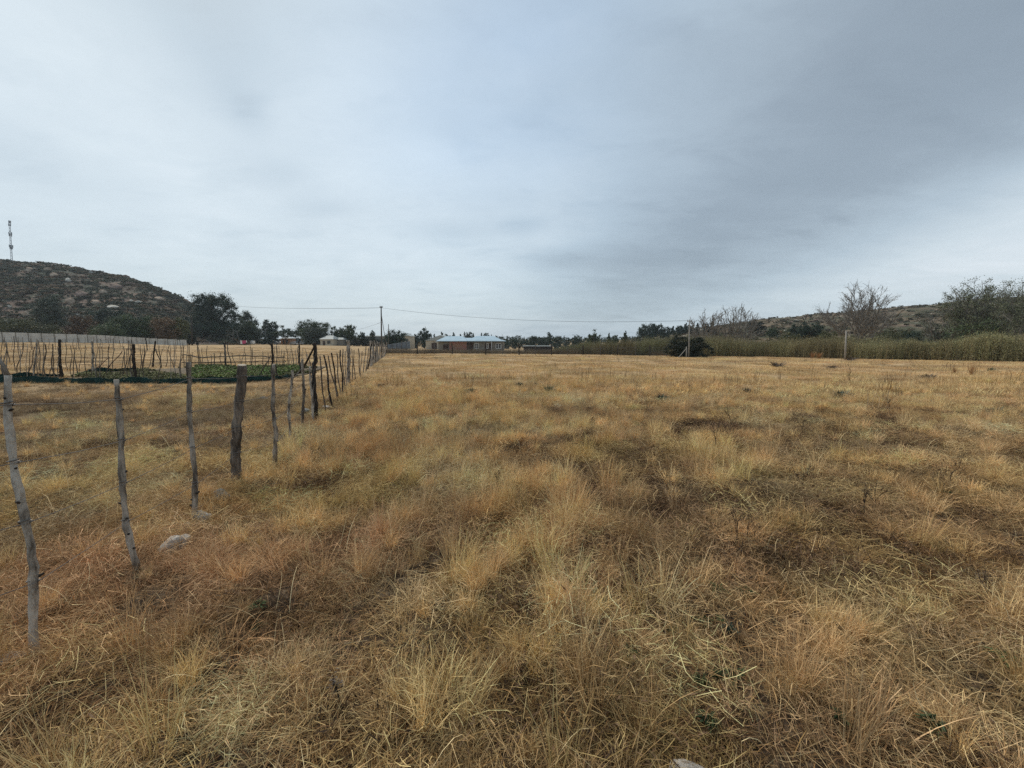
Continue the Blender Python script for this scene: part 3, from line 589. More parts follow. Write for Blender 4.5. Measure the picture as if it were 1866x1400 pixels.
def tree(px0, px1, pyt, Y, style, mat_, label, name='tree', cat='tree', pyb=None, n=None, leaf=None, group=None, crown_lo=None, tone=.5, tm=None):
    """tree spanning px0..px1 with its top at pyt, standing at distance Y"""
    global tree_count; tree_count += 1; r = np.random.default_rng(1000 + tree_count)
    pc = (px0 + px1) / 2; f = foot(pc, Y)
    if pyb is not None: f[2] = min(f[2] + 3, at(pc, pyb, Y)[2]) if False else f[2]
    W = (px1 - px0) / F * Y * 1.14; H = max(at(pc, pyt, Y)[2] - f[2], .8)
    e = empty(name, f, label, cat, group)
    px_m = Y / F * 1.82                        # metres per rendered pixel
    leaf = leaf or max(.55 * px_m, .10) * 1.15
    crown = MB(); tr = MB(); z0 = {'round': .12, 'dense': .06, 'flat': .4, 'gum': .2, 'cone': .08, 'bush': 0, 'cypress': .03, 'airy': .15}[style] if crown_lo is None else crown_lo
    area = W * H * (1 - z0) / px_m ** 2; n = n or int(min(max(area * 20, 400), 30000)); leaf = leaf * .8; zm = {'round': .26, 'gum': .34, 'flat': .50, 'airy': .2}.get(style, 0.0); lo_ = z0 if zm else 0.0
    def lob(cx, cz, rx, rz, k, cl=10, **kw):
        cl = int(cl * 1.7)
        if zm: cz = lo_ + (cz - zm) * (1 - lo_) / (1 - zm); rz = rz * (1 - lo_) / (1 - zm)
        if style == 'gum': rx *= 1.3; rz *= 1.25
        leaves(crown, (cx * W, r.uniform(-.12, .12) * W, cz * H), (rx * W, rx * W * .9, rz * H), int(n * k), leaf, r, clumps=cl, tone=np.clip(tone + r.normal(0, .1), .1, .9), **kw)
    if style == 'round':
        lob(0, .60, .42, .38, .55, 30, hollow=.12); lob(0, .34, .38, .16, .18, 14, hollow=.1)
        for cx, cz, s in ((-.28, .52, .24), (.28, .50, .24), (-.14, .78, .24), (.17, .76, .22), (.0, .42, .28)): lob(cx + r.normal(0, .03), cz, s, s * .95, .12, 9)
    elif style == 'dense':
        lob(0, .46, .46, .46, .60, 46, hollow=.05); lob(0, .16, .38, .18, .2, 14, hollow=.1); lob(0, .74, .34, .26, .3, 16, hollow=.05)
        for cx, cz, s, v in ((-.30, .36, .22, .26), (.30, .34, .22, .26), (-.10, .80, .26, .19), (.20, .74, .22, .18), (-.24, .62, .22, .20), (.32, .58, .17, .20), (0, .22, .40, .18)): lob(cx, cz, s, v, .11, 10, hollow=.3)
    elif style == 'flat':
        lob(0, .74, .46, .20, .5, 24, hollow=.2)
        for cx, cz, s in ((-.30, .66, .22), (.28, .68, .24), (.02, .85, .26)): lob(cx, cz, s, .14, .17, 8)
    elif style == 'gum':
        lob(0, .6, .28, .32, .40, 16, hollow=.1); lob(0, .42, .30, .20, .25, 12, hollow=.1)
        for cx, cz, s, v, k in ((0, .86, .22, .13, .2), (-.22, .68, .24, .14, .2), (.22, .72, .22, .13, .2), (-.06, .56, .30, .14, .2), (.26, .52, .20, .12, .1), (-.28, .46, .20, .11, .1)): lob(cx + r.normal(0, .04), cz + r.normal(0, .02), s, v, k, 6)
    elif style in ('cone', 'cypress'):
        for i in range(8):
            k = i / 7; lob(r.normal(0, .03), z0 + .08 + (.88 - z0) * k, (.44 if style == 'cone' else .40) * (1 - .86 * k), .12, .20 * (1 - .8 * k) + .03, 8, hollow=.3)
    elif style == 'bush':
        lob(0, .42, .42, .42, .4, 24, hollow=.2)
        for cx, cz, s, v in ((-.30, .30, .22, .30), (.30, .30, .22, .30), (-.12, .66, .24, .28), (.18, .62, .22, .26), (-.36, .14, .16, .16), (.37, .14, .16, .16)): lob(cx + r.normal(0, .03), cz, s, v, .10, 8, hollow=.2)
    elif style == 'airy':
        for i in range(9): lob(r.uniform(-.34, .34), r.uniform(.3, .86), r.uniform(.16, .26), r.uniform(.12, .18), .11, 6, hollow=.1)
    crown.obj('crown', FM[mat_], e, attr='leaf')
    tw = max(.035 * H ** 1.0 * (.6 if style in ('bush',) else 1), .03)
    tr.tube([(0, 0, -.3), (r.normal(0, .01) * W, 0, .25 * H), (r.normal(0, .02) * W, 0, .5 * H), (0, 0, .7 * H)], [tw, tw * .8, tw * .55, tw * .25], 7)
    if style in ('round', 'flat', 'gum', 'airy', 'dense'):
        for i in range(7): 
            a = r.uniform(0, 6.28); branch_tube(tr, (0, 0, H * r.uniform(.2, .5)), (math.cos(a) * W * r.uniform(.2, .36), math.sin(a) * W * .3, H * r.uniform(.55, .85)), tw * .45, tw * .12, r)
    tr.obj('trunk', tm or trunk_m, e); return e
def bare_tree(px0, px1, pyt, Y, label, leafm='brown', nleaf=900, seed=1, limbs=12, low=.12, mat_=None, lsize=None, spread=1.0, twigs=10, fine=4):
    """limbs fan out from a short trunk (or from the ground) to a ragged dome, carrying upward twigs and a few last leaves"""
    r = np.random.default_rng(seed); pc = (px0 + px1) / 2; f = foot(pc, Y); W = (px1 - px0) / F * Y; H = at(pc, pyt, Y)[2] - f[2]
    e = empty('bare_tree', f, label, 'tree', None); tr = MB(); tips = []; px_m = Y / F * 1.82; rt = px_m * .22
    if low > .05: tr.tube([(0, 0, -.3), (r.normal(0, .02) * H, 0, H * low * .5), (0, 0, H * low)], [.030 * H, .024 * H, .022 * H], 8)
    for i in range(limbs):
        a = 6.283 * (i + r.uniform(-.3, .3)) / limbs; q = r.uniform(.15, 1) ** .6; top = np.array([math.cos(a) * W * .54 * q, math.sin(a) * W * .40 * q, H * (1 - .42 * q * q) * r.uniform(.86, 1.0)])
        p0 = np.array([r.normal(0, .03) * W if low > .05 else math.cos(a) * W * .16 * r.random(), r.normal(0, .03) * W, H * low if low > .05 else -.1]); n = 11; k = np.linspace(0, 1, n)[:, None]
        ctl = p0 + (top - p0) * [.62, .62, .38]; P = p0 * (1 - k) ** 2 + 2 * ctl * k * (1 - k) + top * k * k; P[1:-1] += r.normal(0, .012 * H, (n - 2, 3))
        R0 = .012 * H * r.uniform(.6, 1.1); rad = R0 * (1 - k[:, 0]) ** .9 + rt * .7; tr.tube(P, rad, 5, False)
        for j in range(twigs):
            u = r.uniform(.34, 1.0); b0 = np.array([np.interp(u, k[:, 0], P[:, c]) for c in range(3)]); d = r.normal(0, .62, 3); d[:2] += top[:2] / W * 1.5; d[2] = abs(d[2]) * .4 + .62; d /= np.linalg.norm(d); l_ = H * r.uniform(.10, .26) * (1.15 - .5 * u)
            m_ = b0 + d * l_ * .5 + r.normal(0, .012 * H, 3); q1 = b0 + d * l_ + [0, 0, l_ * .15]; tr.tube([b0, m_, q1], [rt * 1.0, rt * .8, rt * .45], 3, False); tips.append(q1)
            for _ in range(fine):
                s0 = b0 + (q1 - b0) * r.uniform(.2, .95); dd = d + r.normal(0, .45, 3); dd[2] = abs(dd[2]); dd /= np.linalg.norm(dd); s1 = s0 + dd * l_ * r.uniform(.25, .55); tr.tube([s0, s1], [rt * .6, rt * .3], 3, False); tips.append(s1)
    T = np.array(tips); tr.obj('branches', mat_ or trunk_pale, e)
    if nleaf:
        b = MB(); k = r.integers(0, len(T), nleaf); p = T[k] + r.normal(0, .016 * H, (nleaf, 3)); s_ = lsize or px_m * .34
        a = r.normal(0, 1, (nleaf, 3)); a /= np.linalg.norm(a, axis=1, keepdims=True); c = np.cross(a, r.normal(0, 1, (nleaf, 3))); c /= np.linalg.norm(c, axis=1, keepdims=True)
        b.v.append(np.stack([p - a * s_, p + c * s_ * .6, p + a * s_, p - c * s_ * .6], 1).reshape(-1, 3)); b.f = (np.arange(nleaf)[:, None] * 4 + np.arange(4)).tolist(); b.n = nleaf * 4; b.c.append(np.repeat(r.random(nleaf), 4))
        b.obj('foliage', FM[leafm], e, attr='leaf')
    return e

# ------------------------------------------------------------------ trees: left, behind the concrete wall
ORD = ['leftmost', 'second from the left', 'third from the left', 'fourth from the left', 'fifth from the left', 'sixth from the left', 'seventh from the left', 'eighth from the left', 'ninth from the left', 'tenth from the left', 'eleventh from the left', 'twelfth from the left', 'rightmost']
G1 = 'trees and bushes behind the concrete wall'
tree(-70, 12, 566, 122, 'bush', 'olive', 'dark bush at the left edge of the photo behind the wall', 'bush', 'bush', group=G1)
tree(8, 98, 573, 122, 'bush', 'olive', 'broad olive green bush behind the left end of the concrete wall', 'bush', 'bush', group=G1, tone=.45)
tree(74, 120, 539, 140, 'gum', 'grey', 'tall thin grey green tree rising above the bushes behind the wall', group=G1, crown_lo=.3)
tree(118, 176, 571, 128, 'airy', 'rust', 'reddish brown leafless thicket behind the concrete wall', 'bush', 'bush', group=G1)
tree(140, 182, 578, 132, 'bush', 'rust', 'low rust coloured bush between the thicket and the flat topped tree', 'bush', 'bush', group=G1)
tree(168, 250, 561, 150, 'flat', 'dark', 'dark flat topped tree at the foot of the rocky hill', group=G1, crown_lo=.4)
tree(172, 232, 585, 122, 'bush', 'mid', 'rounded light green bush nearest the middle of the wall', 'bush', 'bush', group=G1, tone=.75)
tree(205, 290, 570, 130, 'round', 'mid', 'wide mid green tree above the falling part of the wall', group=G1, crown_lo=.1)
tree(245, 300, 580, 134, 'bush', 'olive', 'olive bush beside the orange brown tree', 'bush', 'bush', group=G1)
tree(282, 330, 574, 132, 'round', 'rust', 'orange brown autumn tree at the right end of the wall', group=G1, tone=.8, crown_lo=.15)
tree(312, 347, 578, 134, 'round', 'yellow', 'yellowish brown tree next to the leaning dark pole', group=G1, crown_lo=.1, tone=.4)
tree(338, 368, 588, 165, 'bush', 'grey', 'pale grey bush left of the big dark tree', 'bush', 'bush', group=G1, tone=.7)
tree(342, 360, 605, 128, 'bush', 'black', 'small black bush at the foot of the dark pole', 'bush', 'bush', group=G1)
# row across the far side of the left field
G2 = 'trees along the far side of the left field'
tree(350, 433, 530, 170, 'dense', 'dark', 'biggest dark evergreen tree, tallest on the left', group=G2, tone=.45)
tree(424, 478, 567, 190, 'gum', 'grey', 'grey green gum tree just right of the biggest dark tree', group=G2, tone=.35, crown_lo=.1)
tree(428, 475, 583, 185, 'round', 'mid', 'darker tree under the grey green gum tree', group=G2, tone=.3, crown_lo=.1)
tree(472, 508, 582, 182, 'round', 'dark', 'pointed dark green tree between the gum and the flat one', group=G2, tone=.7, crown_lo=.1)
tree(498, 545, 598, 180, 'flat', 'dark', 'low flat topped tree over the orange wall', group=G2, tone=.6)
tree(536, 604, 582, 186, 'round', 'mid', 'wide round topped green tree behind the parked cars', group=G2, crown_lo=.1, tone=.4)
tree(552, 596, 594, 178, 'round', 'grey', 'paler rounded tree in front of the wide green tree', group=G2, tone=.25, crown_lo=.1)
tree(603, 632, 594, 184, 'round', 'mid', 'round green tree behind the small pale house', group=G2, tone=.35, crown_lo=.1)
tree(622, 653, 589, 182, 'round', 'mid', 'taller green tree right of the small pale house', group=G2, tone=.3, crown_lo=.1)
tree(640, 668, 613, 170, 'bush', 'black', 'low black bush between the small house and the two slim trees', 'bush', 'bush', group=G2)
tree(655, 668, 604, 180, 'round', 'dark', 'small slim tree left of the grey shed', group=G2, crown_lo=.1)
tree(674, 685, 602, 178, 'gum', 'grey', 'thin sapling in front of the grey shed', group=G2, tone=.3)
for i in range(13):
    a = 366 + i * 26 + random.uniform(-4, 4); tree(a, a + 40, random.uniform(612, 619), 200 + random.uniform(-8, 8), 'bush', 'black', 'low dark hedge bush under the far left trees, ' + ORD[i], 'bush', 'bush', group='hedge bushes under the far left trees', tone=.5)
def palm(px, pyt, Y, label):
    f = foot(px, Y); H = at(px, pyt, Y)[2] - f[2]; e = empty('palm_tree', f, label, 'palm tree'); t = MB(); t.tube([(0, 0, -.2), (.1, 0, H * .5), (0, 0, H * .88)], [.3, .22, .2], 7); t.obj('trunk', trunk_m, e); c = MB(); r = np.random.default_rng(5)
    for i in range(22):
        a = r.uniform(0, 6.28); u = r.uniform(.2, 1.2); d = np.array([math.cos(a), math.sin(a), 0]); s_ = np.array([-d[1], d[0], 0]) * .22; P0 = np.array([0, 0, H * .88]); l_ = H * .16
        pts = [P0, P0 + d * l_ * .5 + [0, 0, l_ * .5 * u], P0 + d * l_ + [0, 0, l_ * (u - .7)]]
        c.add([pts[0] - s_ * .3, pts[0] + s_ * .3, pts[1] + s_, pts[2], pts[1] - s_], [(0, 1, 2, 4), (4, 2, 3)], r.random())
    c.obj('crown', FM['dark'], e, attr='leaf')
palm(517, 592, 215, 'small palm showing above the flat topped tree')
# centre, around and behind the houses
G3 = 'trees around the far houses'
tree(699, 742, 600, 128, 'round', 'dark', 'dark round tree beside the slim power pole', group=G3, crown_lo=.02, tone=.6)
tree(735, 752, 606, 190, 'round', 'dark', 'small dark tree just right of the cream gable', group=G3)
tree(750, 764, 607, 185, 'round', 'dark', 'rounded dark tree left of the tall gum by the houses', group=G3, crown_lo=.05)
tree(762, 786, 597, 185, 'gum', 'dark', 'tallest dark gum tree left of the blue roofed house', group=G3, tone=.6, crown_lo=.2)
for i, (a, b_, t_) in enumerate([(787, 797, 609), (798, 812, 606), (808, 824, 608), (820, 833, 607), (832, 846, 610), (845, 862, 604), (858, 868, 609), (872, 884, 608), (880, 893, 606), (892, 899, 611)]):
    tree(a, b_, t_, 330, ('cone', 'cypress', 'round')[i % 3], 'dark', 'dark distant tree behind the blue roof, ' + (ORD[i] if i < 9 else 'rightmost') + ' of its row', 'conifer', group='distant conifers behind the blue roof')
for i, (a, b_, t_, st, lb) in enumerate([
    (915, 930, 617, 'round', 'leftmost low tree right of the blue roofed house'), (928, 946, 614, 'round', 'second low round tree right of the blue roofed house'),
    (944, 964, 614, 'bush', 'broad low tree behind the left end of the dark shed'), (960, 982, 611, 'round', 'dark tree behind the middle of the dark shed'),
    (978, 992, 614, 'round', 'small tree behind the right end of the dark shed'), (990, 1009, 607, 'gum', 'tallest gum tree right of the dark shed'),
    (1006, 1026, 610, 'gum', 'loose gum tree second from the dark shed'), (1022, 1042, 614, 'airy', 'thin see through gum tree left of the hedge end'), (1040, 1062, 611, 'gum', 'open gum tree above the left end of the green thicket')]):
    tree(a, b_, t_, 200 + (i % 3) * 8, st, 'dark', lb, group='gum trees right of the houses', tone=.6, crown_lo=.05)
tree(1066, 1094, 602, 150, 'gum', 'mid', 'taller light green gum behind the left of the thicket', group=G3, tone=.4, crown_lo=.05)
tree(1100, 1118, 608, 150, 'cone', 'mid', 'left one of two pointed trees behind the thicket', group=G3, tone=.3)
tree(1112, 1128, 610, 155, 'round', 'mid', 'small round tree between the two pointed trees', group=G3, tone=.4)
tree(1127, 1150, 605, 150, 'cone', 'mid', 'right one of two pointed trees behind the thicket', group=G3, tone=.3)
tree(1152, 1168, 611, 200, 'bush', 'dark', 'small dark bush at the start of the right slope', 'bush', 'bush')
tree(1161, 1190, 590, 190, 'round', 'dark', 'dark round tree left on the right slope', group=G3, crown_lo=.05, tone=.6)
tree(1180, 1200, 588, 194, 'round', 'dark', 'dark tree leaning against its round neighbour on the slope', group=G3, crown_lo=.05, tone=.6)
tree(1192, 1206, 587, 198, 'airy', 'grey', 'thin sparse tree between two dark trees on the slope', group=G3, tone=.3)
tree(1198, 1222, 594, 192, 'round', 'dark', 'black green round tree right of the sparse one', group=G3, crown_lo=.05, tone=.4)
for i, (a, b_, t_) in enumerate([(1218, 1234, 595), (1230, 1246, 592), (1240, 1256, 590), (1250, 1266, 591), (1262, 1278, 590), (1276, 1292, 588), (1288, 1304, 587)]):
    tree(a, b_, t_, 205, ('cone', 'round')[i % 2], 'dark', 'dark conifer on the slope behind the concrete pole, ' + (ORD[i] if i < 6 else 'rightmost') + ' of its row', 'conifer', group='conifer row on the right slope', tone=.55)
tree(1213, 1289, 610, 58, 'round', 'black', 'large dark juniper bush behind the concrete pole', 'bush', 'bush', tone=.8, n=26000, leaf=.09, crown_lo=-.05)
tree(1362, 1394, 584, 150, 'round', 'black', 'round near black tree on the slope right of the bare trees', tone=.5, crown_lo=.1)
tree(1396, 1420, 596, 140, 'round', 'mid', 'small round tree on the slope right of the near black one', tone=.3)
G4 = 'bushes and trees behind the right thicket'
tree(1428, 1498, 585, 90, 'round', 'dark', 'wide dark bushy tree left of the wooden pole', group=G4, crown_lo=.02, tone=.4)
tree(1418, 1460, 600, 80, 'bush', 'yellow', 'light green bush left of the dark bushy tree', 'bush', 'bush', group=G4, tone=.3)
tree(1480, 1524, 597, 84, 'bush', 'olive', 'round green bush right of the dark bushy tree', 'bush', 'bush', group=G4, tone=.35)
tree(1580, 1692, 592, 85, 'bush', 'olive', 'long olive bush below the middle of the stony slope', 'bush', 'bush', group=G4, tone=.25)
tree(1640, 1680, 594, 80, 'bush', 'dark', 'dark bush on the right part of the long olive bush', 'bush', 'bush', group=G4, tone=.4)
tree(1290, 1330, 603, 120, 'bush', 'olive', 'low olive bush between the juniper and the bare trees', 'bush', 'bush', group=G4, tone=.3)
# bare trees
bare_tree(1258, 1318, 560, 95, 'bare pinkish grey tree just right of the concrete pole', nleaf=900, seed=3, limbs=18, low=0)
bare_tree(1306, 1378, 555, 92, 'broader bare tree, right one of the pair by the concrete pole', nleaf=1600, seed=8, limbs=26, low=0, leafm='grey')
bare_tree(1508, 1618, 521, 70, 'large fan shaped bare tree against the slope and the sky', nleaf=1500, seed=15, limbs=26, low=.14, twigs=14, fine=6, mat_=trunk_pale)
bare_tree(1680, 1772, 545, 60, 'low leafless tree left of the big willow on the right', nleaf=8000, seed=21, limbs=14, low=0, leafm='grey', mat_=trunk_pale, twigs=12)
bare_tree(1728, 1848, 503, 54, 'big bushy willow shedding its leaves near the right edge', nleaf=27000, seed=28, limbs=30, low=0, leafm='willow', mat_=trunk_pale, lsize=.075, twigs=16, fine=5)
bare_tree(1822, 1950, 503, 46, 'tall leafless tree cut by the right edge of the photo', nleaf=16000, seed=33, limbs=20, low=0, leafm='willow', mat_=trunk_pale, lsize=.055, twigs=12)
tree(1712, 1872, 566, 51, 'bush', 'mid', 'dark mass of foliage under the big willow', 'bush', 'bush', tone=.5, n=9000)
tree(1690, 1756, 585, 60, 'round', 'grey', 'dark green bushy tree left of the foliage under the willow', tone=.2, n=5000, crown_lo=.02)
tree(1836, 1935, 560, 47, 'bush', 'dark', 'dark bush cut by the right edge of the photo', 'bush', 'bush', tone=.4, n=9000)

# scrub on the hills (uncountable)
def bushlet(seed, mt='leaf'):
    r = np.random.default_rng(seed); b = MB(); leaves(b, (0, 0, .45), (.9, .9, .55), 260, .16, r, 8, hollow=.2)
    V = np.concatenate(b.v); me = bpy.data.meshes.new('scrub_leaves'); me.from_pydata(V.tolist(), [], b.f)
    a = me.attributes.new('blade', 'FLOAT', 'POINT'); a.data.foreach_set('value', np.concatenate(b.c).astype(np.float32)); me.materials.append(M['grass']); return bpy.data.objects.new('scrub_leaves', me)
bl_ = [bushlet(i) for i in range(4)]
def woodland(px0, px1, Y, n, ytop, label, seed):
    r = np.random.default_rng(seed); b = MB()
    for i in range(n):
        px = r.uniform(px0, px1); f = foot(px, Y + r.uniform(-20, 20)); H = at(px, ytop + r.normal(0, 1.6), f[1])[2] - f[2]
        leaves(b, f + [0, 0, H * .5], (H * r.uniform(.35, .7), 3, H * .52), 110, .55, r, 6, hollow=.2, tone=.5)
    o = b.obj('distant_woodland', FM['dark'], attr='leaf'); tag(o, label, 'woodland', kind='stuff')
woodland(560, 1180, 380, 420, 613.5, 'dark band of distant woodland along the horizon behind the houses', 3)
def hill_scrub(h, n, t0, t1, cols, name, label, smax):
    t = rng.uniform(t0, t1, n); Y = rng.uniform(h['Y0'] + 5, h['Y'] + 6, n); X = t * Y; k = fbm(X, Y, 22, 3, 60, 5); ok = rng.random(n) < np.clip((k - .36) * 4, .30, 1); X, Y, k = X[ok], Y[ok], k[ok]
    Z = hill_z(h, X, Y); c = np.array(cols)[rng.integers(0, len(cols), len(X))] * np.exp(rng.normal(0, .25, (len(X), 1))); s_ = rng.uniform(.5, 1.0, len(X)) ** 1.4 * smax
    scatter(name, np.stack([X, Y, Z - .1], 1), np.column_stack([s_ * 1.3, s_ * 1.3, s_]), rng.uniform(0, 6.28, len(X)), c, bl_, label, 'scrub', seed=11)
hill_scrub(HILLS['left'], 9500, -1.6, HILLS['left']['t'][-1] - .03, [(.08, .098, .072), (.105, .112, .088), (.07, .085, .066), (.17, .13, .10), (.085, .10, .075), (.21, .16, .12)], 'hillside_scrub', 'dark scrub covering the rocky hill on the left', 2.0)
hill_scrub(HILLS['right'], 3600, HILLS['right']['t'][0] + .1, 1.5, [(.07, .078, .045), (.11, .09, .06), (.15, .11, .075), (.065, .065, .042)], 'slope_scrub', 'low scrub and grass dotted over the right slope', 1.3)

# ------------------------------------------------------------------ boulders
def blob_rock(seed, sub=3, rough=.34):
    import bmesh
    bm = bmesh.new(); bmesh.ops.create_icosphere(bm, subdivisions=sub, radius=1); r = np.random.default_rng(seed)
    d = r.normal(0, 1, (11, 3)); d /= np.linalg.norm(d, axis=1, keepdims=True); o = r.uniform(.5, .85, 11); ph = r.uniform(0, 6, (6, 4))
    for v in bm.verts:
        p = np.array(v.co); 
        for q, k in zip(d, o):
            s_ = p.dot(q) - k
            if s_ > 0: p = p - q * s_ * .8
        n_ = sum(math.sin(p[0] * (2 + i) + ph[i, 0]) * math.sin(p[1] * (2 + i) + ph[i, 1]) * math.sin(p[2] * (2.5 + i) + ph[i, 2]) / (1 + i * .5) for i in range(6)); v.co = p * (1 + rough * n_ * .5)
    me = bpy.data.meshes.new('boulder'); bm.to_mesh(me); bm.free(); return me
rock_mesh = [blob_rock(i) for i in range(6)]
def rock(px, py, wpx, hpx, mt, label, cat='boulder', name='boulder', i=0, group=None, depth=.8, sink=.35, Y=None):
    f = gnd(px, py + hpx * .5) if Y is None else foot(px, Y); k = f[1] / F
    me = rock_mesh[i % 6].copy(); me.materials.clear(); me.materials.append(M[mt]); o = bpy.data.objects.new(name, me); C.objects.link(o)
    wx, hz = wpx * k / 2, hpx * k; o.scale = (wx, wx * depth, hz * .62); o.location = (f[0], f[1], f[2] + hz * .62 * (1 - sink * 2) * .5); o.rotation_euler = (0, 0, random.uniform(-.5, .5)); return tag(o, label, cat, group)
BL = [(280, 570, 95, 50, 'rock_tan', 'round tan boulder high on the hill, right of the mast'), (520, 625, 120, 60, 'rock_tan', 'large oval tan boulder near the ridge, left one of a pair'), (645, 670, 85, 45, 'rock_pale', 'pale boulder near the ridge, right one of a pair'),
 (450, 570, 95, 40, 'rock_tan', 'flat brown boulder on the ridge above the pair'), (15, 730, 50, 40, 'rock_tan', 'tan boulder at the left photo edge on mid slope'), (860, 605, 75, 40, 'stone_grey', 'grey boulder on the ridge line left of its crest bushes'),
 (1090, 730, 190, 62, 'rock_brown', 'wide brown boulder on the upper right of the hill'), (780, 800, 180, 75, 'rock_brown', 'broad domed brown boulder in the middle of the hill'), (975, 780, 110, 50, 'rock_tan', 'tan boulder right of the broad domed one'),
 (1180, 640, 110, 45, 'rock_brown', 'reddish boulder on the ridge right of the crest bushes'), (1220, 700, 130, 50, 'rock_brown', 'reddish split boulder below the ridge'), (660, 870, 120, 60, 'rock_tan', 'tan boulder below the broad domed one'),
 (900, 880, 150, 62, 'rock_tan', 'tall tan boulder above the flat topped tree'), (1080, 925, 200, 42, 'rock_pale', 'brightest pale flat rock slab at the hill foot'), (890, 985, 140, 34, 'rock_pale', 'narrow pale rock slab beside the flat topped tree'),
 (1310, 880, 110, 36, 'rock_pale', 'pale flat rock on the lower right of the hill'), (330, 935, 120, 40, 'rock_pale', 'pale rock cap low on the left of the hill'), (300, 985, 220, 80, 'rock_tan', 'wide tan rock face behind the olive bush'),
 (70, 1060, 140, 50, 'rock_pale', 'pale rock just above the bushes at the left edge'), (90, 920, 70, 30, 'rock_pale', 'small pale stone low on the left of the hill'), (1500, 845, 170, 46, 'rock_tan', 'long tan rock near the right end of the ridge')]
for i, (zx, zy, w_, h_, m_, lb) in enumerate(BL): rock(zx / 5.183, 380 + zy / 5.183, w_ / 5.183 * .68, h_ / 5.183 * 1.0, m_, lb, i=i, sink=.3)
rs = np.random.default_rng(77)
LMK = [(zx / 5.183, 380 + zy / 5.183, ' '.join(lb.split(',')[0].split()[:4])) for zx, zy, _, _, _, lb in BL]
LMR = [(1400, 590, 'near black round tree'), (1463, 585, 'wide dark bushy tree'), (1502, 597, 'round green bush'), (1541, 603, 'short pale pole'), (1563, 560, 'fan shaped bare tree'), (1640, 592, 'long olive bush'), (1725, 545, 'low leafless tree'), (1793, 520, 'big willow'), (1850, 530, 'edge tree')]
USED = set()
def near_label(px, py, mt, marks, where):
    k = min(range(len(marks)), key=lambda q: math.hypot(marks[q][0] - px, marks[q][1] - py)); ax, ay, nm = marks[k]; dx_, dy_ = px - ax, py - ay
    rel = (('right of' if dx_ > 0 else 'left of') if abs(dx_) > 1.6 * abs(dy_) else ('below' if dy_ > 0 else 'above') if abs(dy_) > 1.6 * abs(dx_) else ('lower right of' if dx_ > 0 else 'lower left of') if dy_ > 0 else ('upper right of' if dx_ > 0 else 'upper left of'))
    far = 'close' if math.hypot(dx_, dy_) < 14 else 'some way'
    return '%s stone %s, %s %s the %s' % ({'rock_tan': 'tan', 'rock_brown': 'brown', 'rock_pale': 'pale'}[str(mt)], where, far, rel, nm)
for i in range(60):
    px = rs.uniform(0, 345); top = np.interp(px, HILLS['left']['px'], HILLS['left']['py']); py = rs.uniform(top + 5, 600); mt_ = rs.choice(['rock_tan', 'rock_brown', 'rock_brown', 'rock_tan', 'rock_pale']); lb = near_label(px, py, mt_, LMK, 'on the left hill')
    if lb in USED: continue
    USED.add(lb); rock(px, py, rs.uniform(3, 9), rs.uniform(2.5, 5), mt_, near_label(px, py, mt_, LMK, 'on the left hill'), 'boulder', 'boulder', i=i, group='small stones on the left hill', sink=.3)
for i in range(55):
    px = rs.uniform(1400, 1866); top = np.interp(px, HILLS['right']['px'], HILLS['right']['py']); py = rs.uniform(top + 4, top + 40); mt_ = rs.choice(['rock_tan', 'rock_pale', 'rock_tan', 'rock_brown']); lb = near_label(px, py, mt_, LMR, 'on the right slope')
    if lb in USED: continue
    USED.add(lb); rock(px, py, rs.uniform(3, 13), rs.uniform(1.5, 3), mt_, near_label(px, py, mt_, LMR, 'on the right slope'), 'boulder', 'boulder', i=i, group='flat stones on the right slope', sink=.3)
# stones by the near fence
rock(368, 938, 36, 30, 'stone_pale', 'white broken stone at the foot of the third fence post', 'stone', 'stone', 1, depth=.7, sink=.2)
rock(340, 955, 24, 20, 'stone_pale', 'small white stone chip just left of the third fence post foot', 'stone', 'stone', 2, depth=.9, sink=.25)
rock(318, 982, 52, 34, 'stone_pale', 'long flat pale stone in the grass between second and third posts', 'stone', 'stone', 3, depth=1.1, sink=.3)
rock(402, 898, 36, 28, 'stone_grey', 'rounded grey stone beside the thick fence post', 'stone', 'stone', 2, sink=.25)
rock(12, 1198, 56, 20, 'stone_pale', 'pale tan stone beside the foot of the nearest pole', 'stone', 'stone', 4, sink=.35)
rock(1252, 1400, 100, 40, 'stone_pale', 'pale flat stone at the very bottom of the photo', 'stone', 'stone', 5, sink=.35)
rock(595, 741, 20, 6, 'stone_pale', 'small flat pale stone at the fence line by the dark post', 'stone', 'stone', 0)
rock(555, 746, 22, 8, 'stone_grey', 'small grey stone left of the dark fence post', 'stone', 'stone', 1)
rock(480, 724, 16, 7, 'stone_grey', 'dull stone in the grass inside the fence below the garden', 'stone', 'stone', 2)

# ------------------------------------------------------------------ thin haze in the air
hb = MB(); hb.box(-900, 900, -60, 700, -9, 96); hm = bpy.data.materials.new('thin_haze'); hm.use_nodes = True; hn = hm.node_tree.nodes
hn.remove(hn['Principled BSDF']); pv = hn.new('ShaderNodeVolumePrincipled'); pv.inputs['Color'].default_value = (.80, .88, .95, 1); pv.inputs['Density'].default_value = .00022
hm.node_tree.links.new(pv.outputs[0], hn['Material Output'].inputs['Volume']); ho = hb.obj('haze', hm); tag(ho, kind='stuff', label='thin pale haze in the air over the whole field', cat='haze')
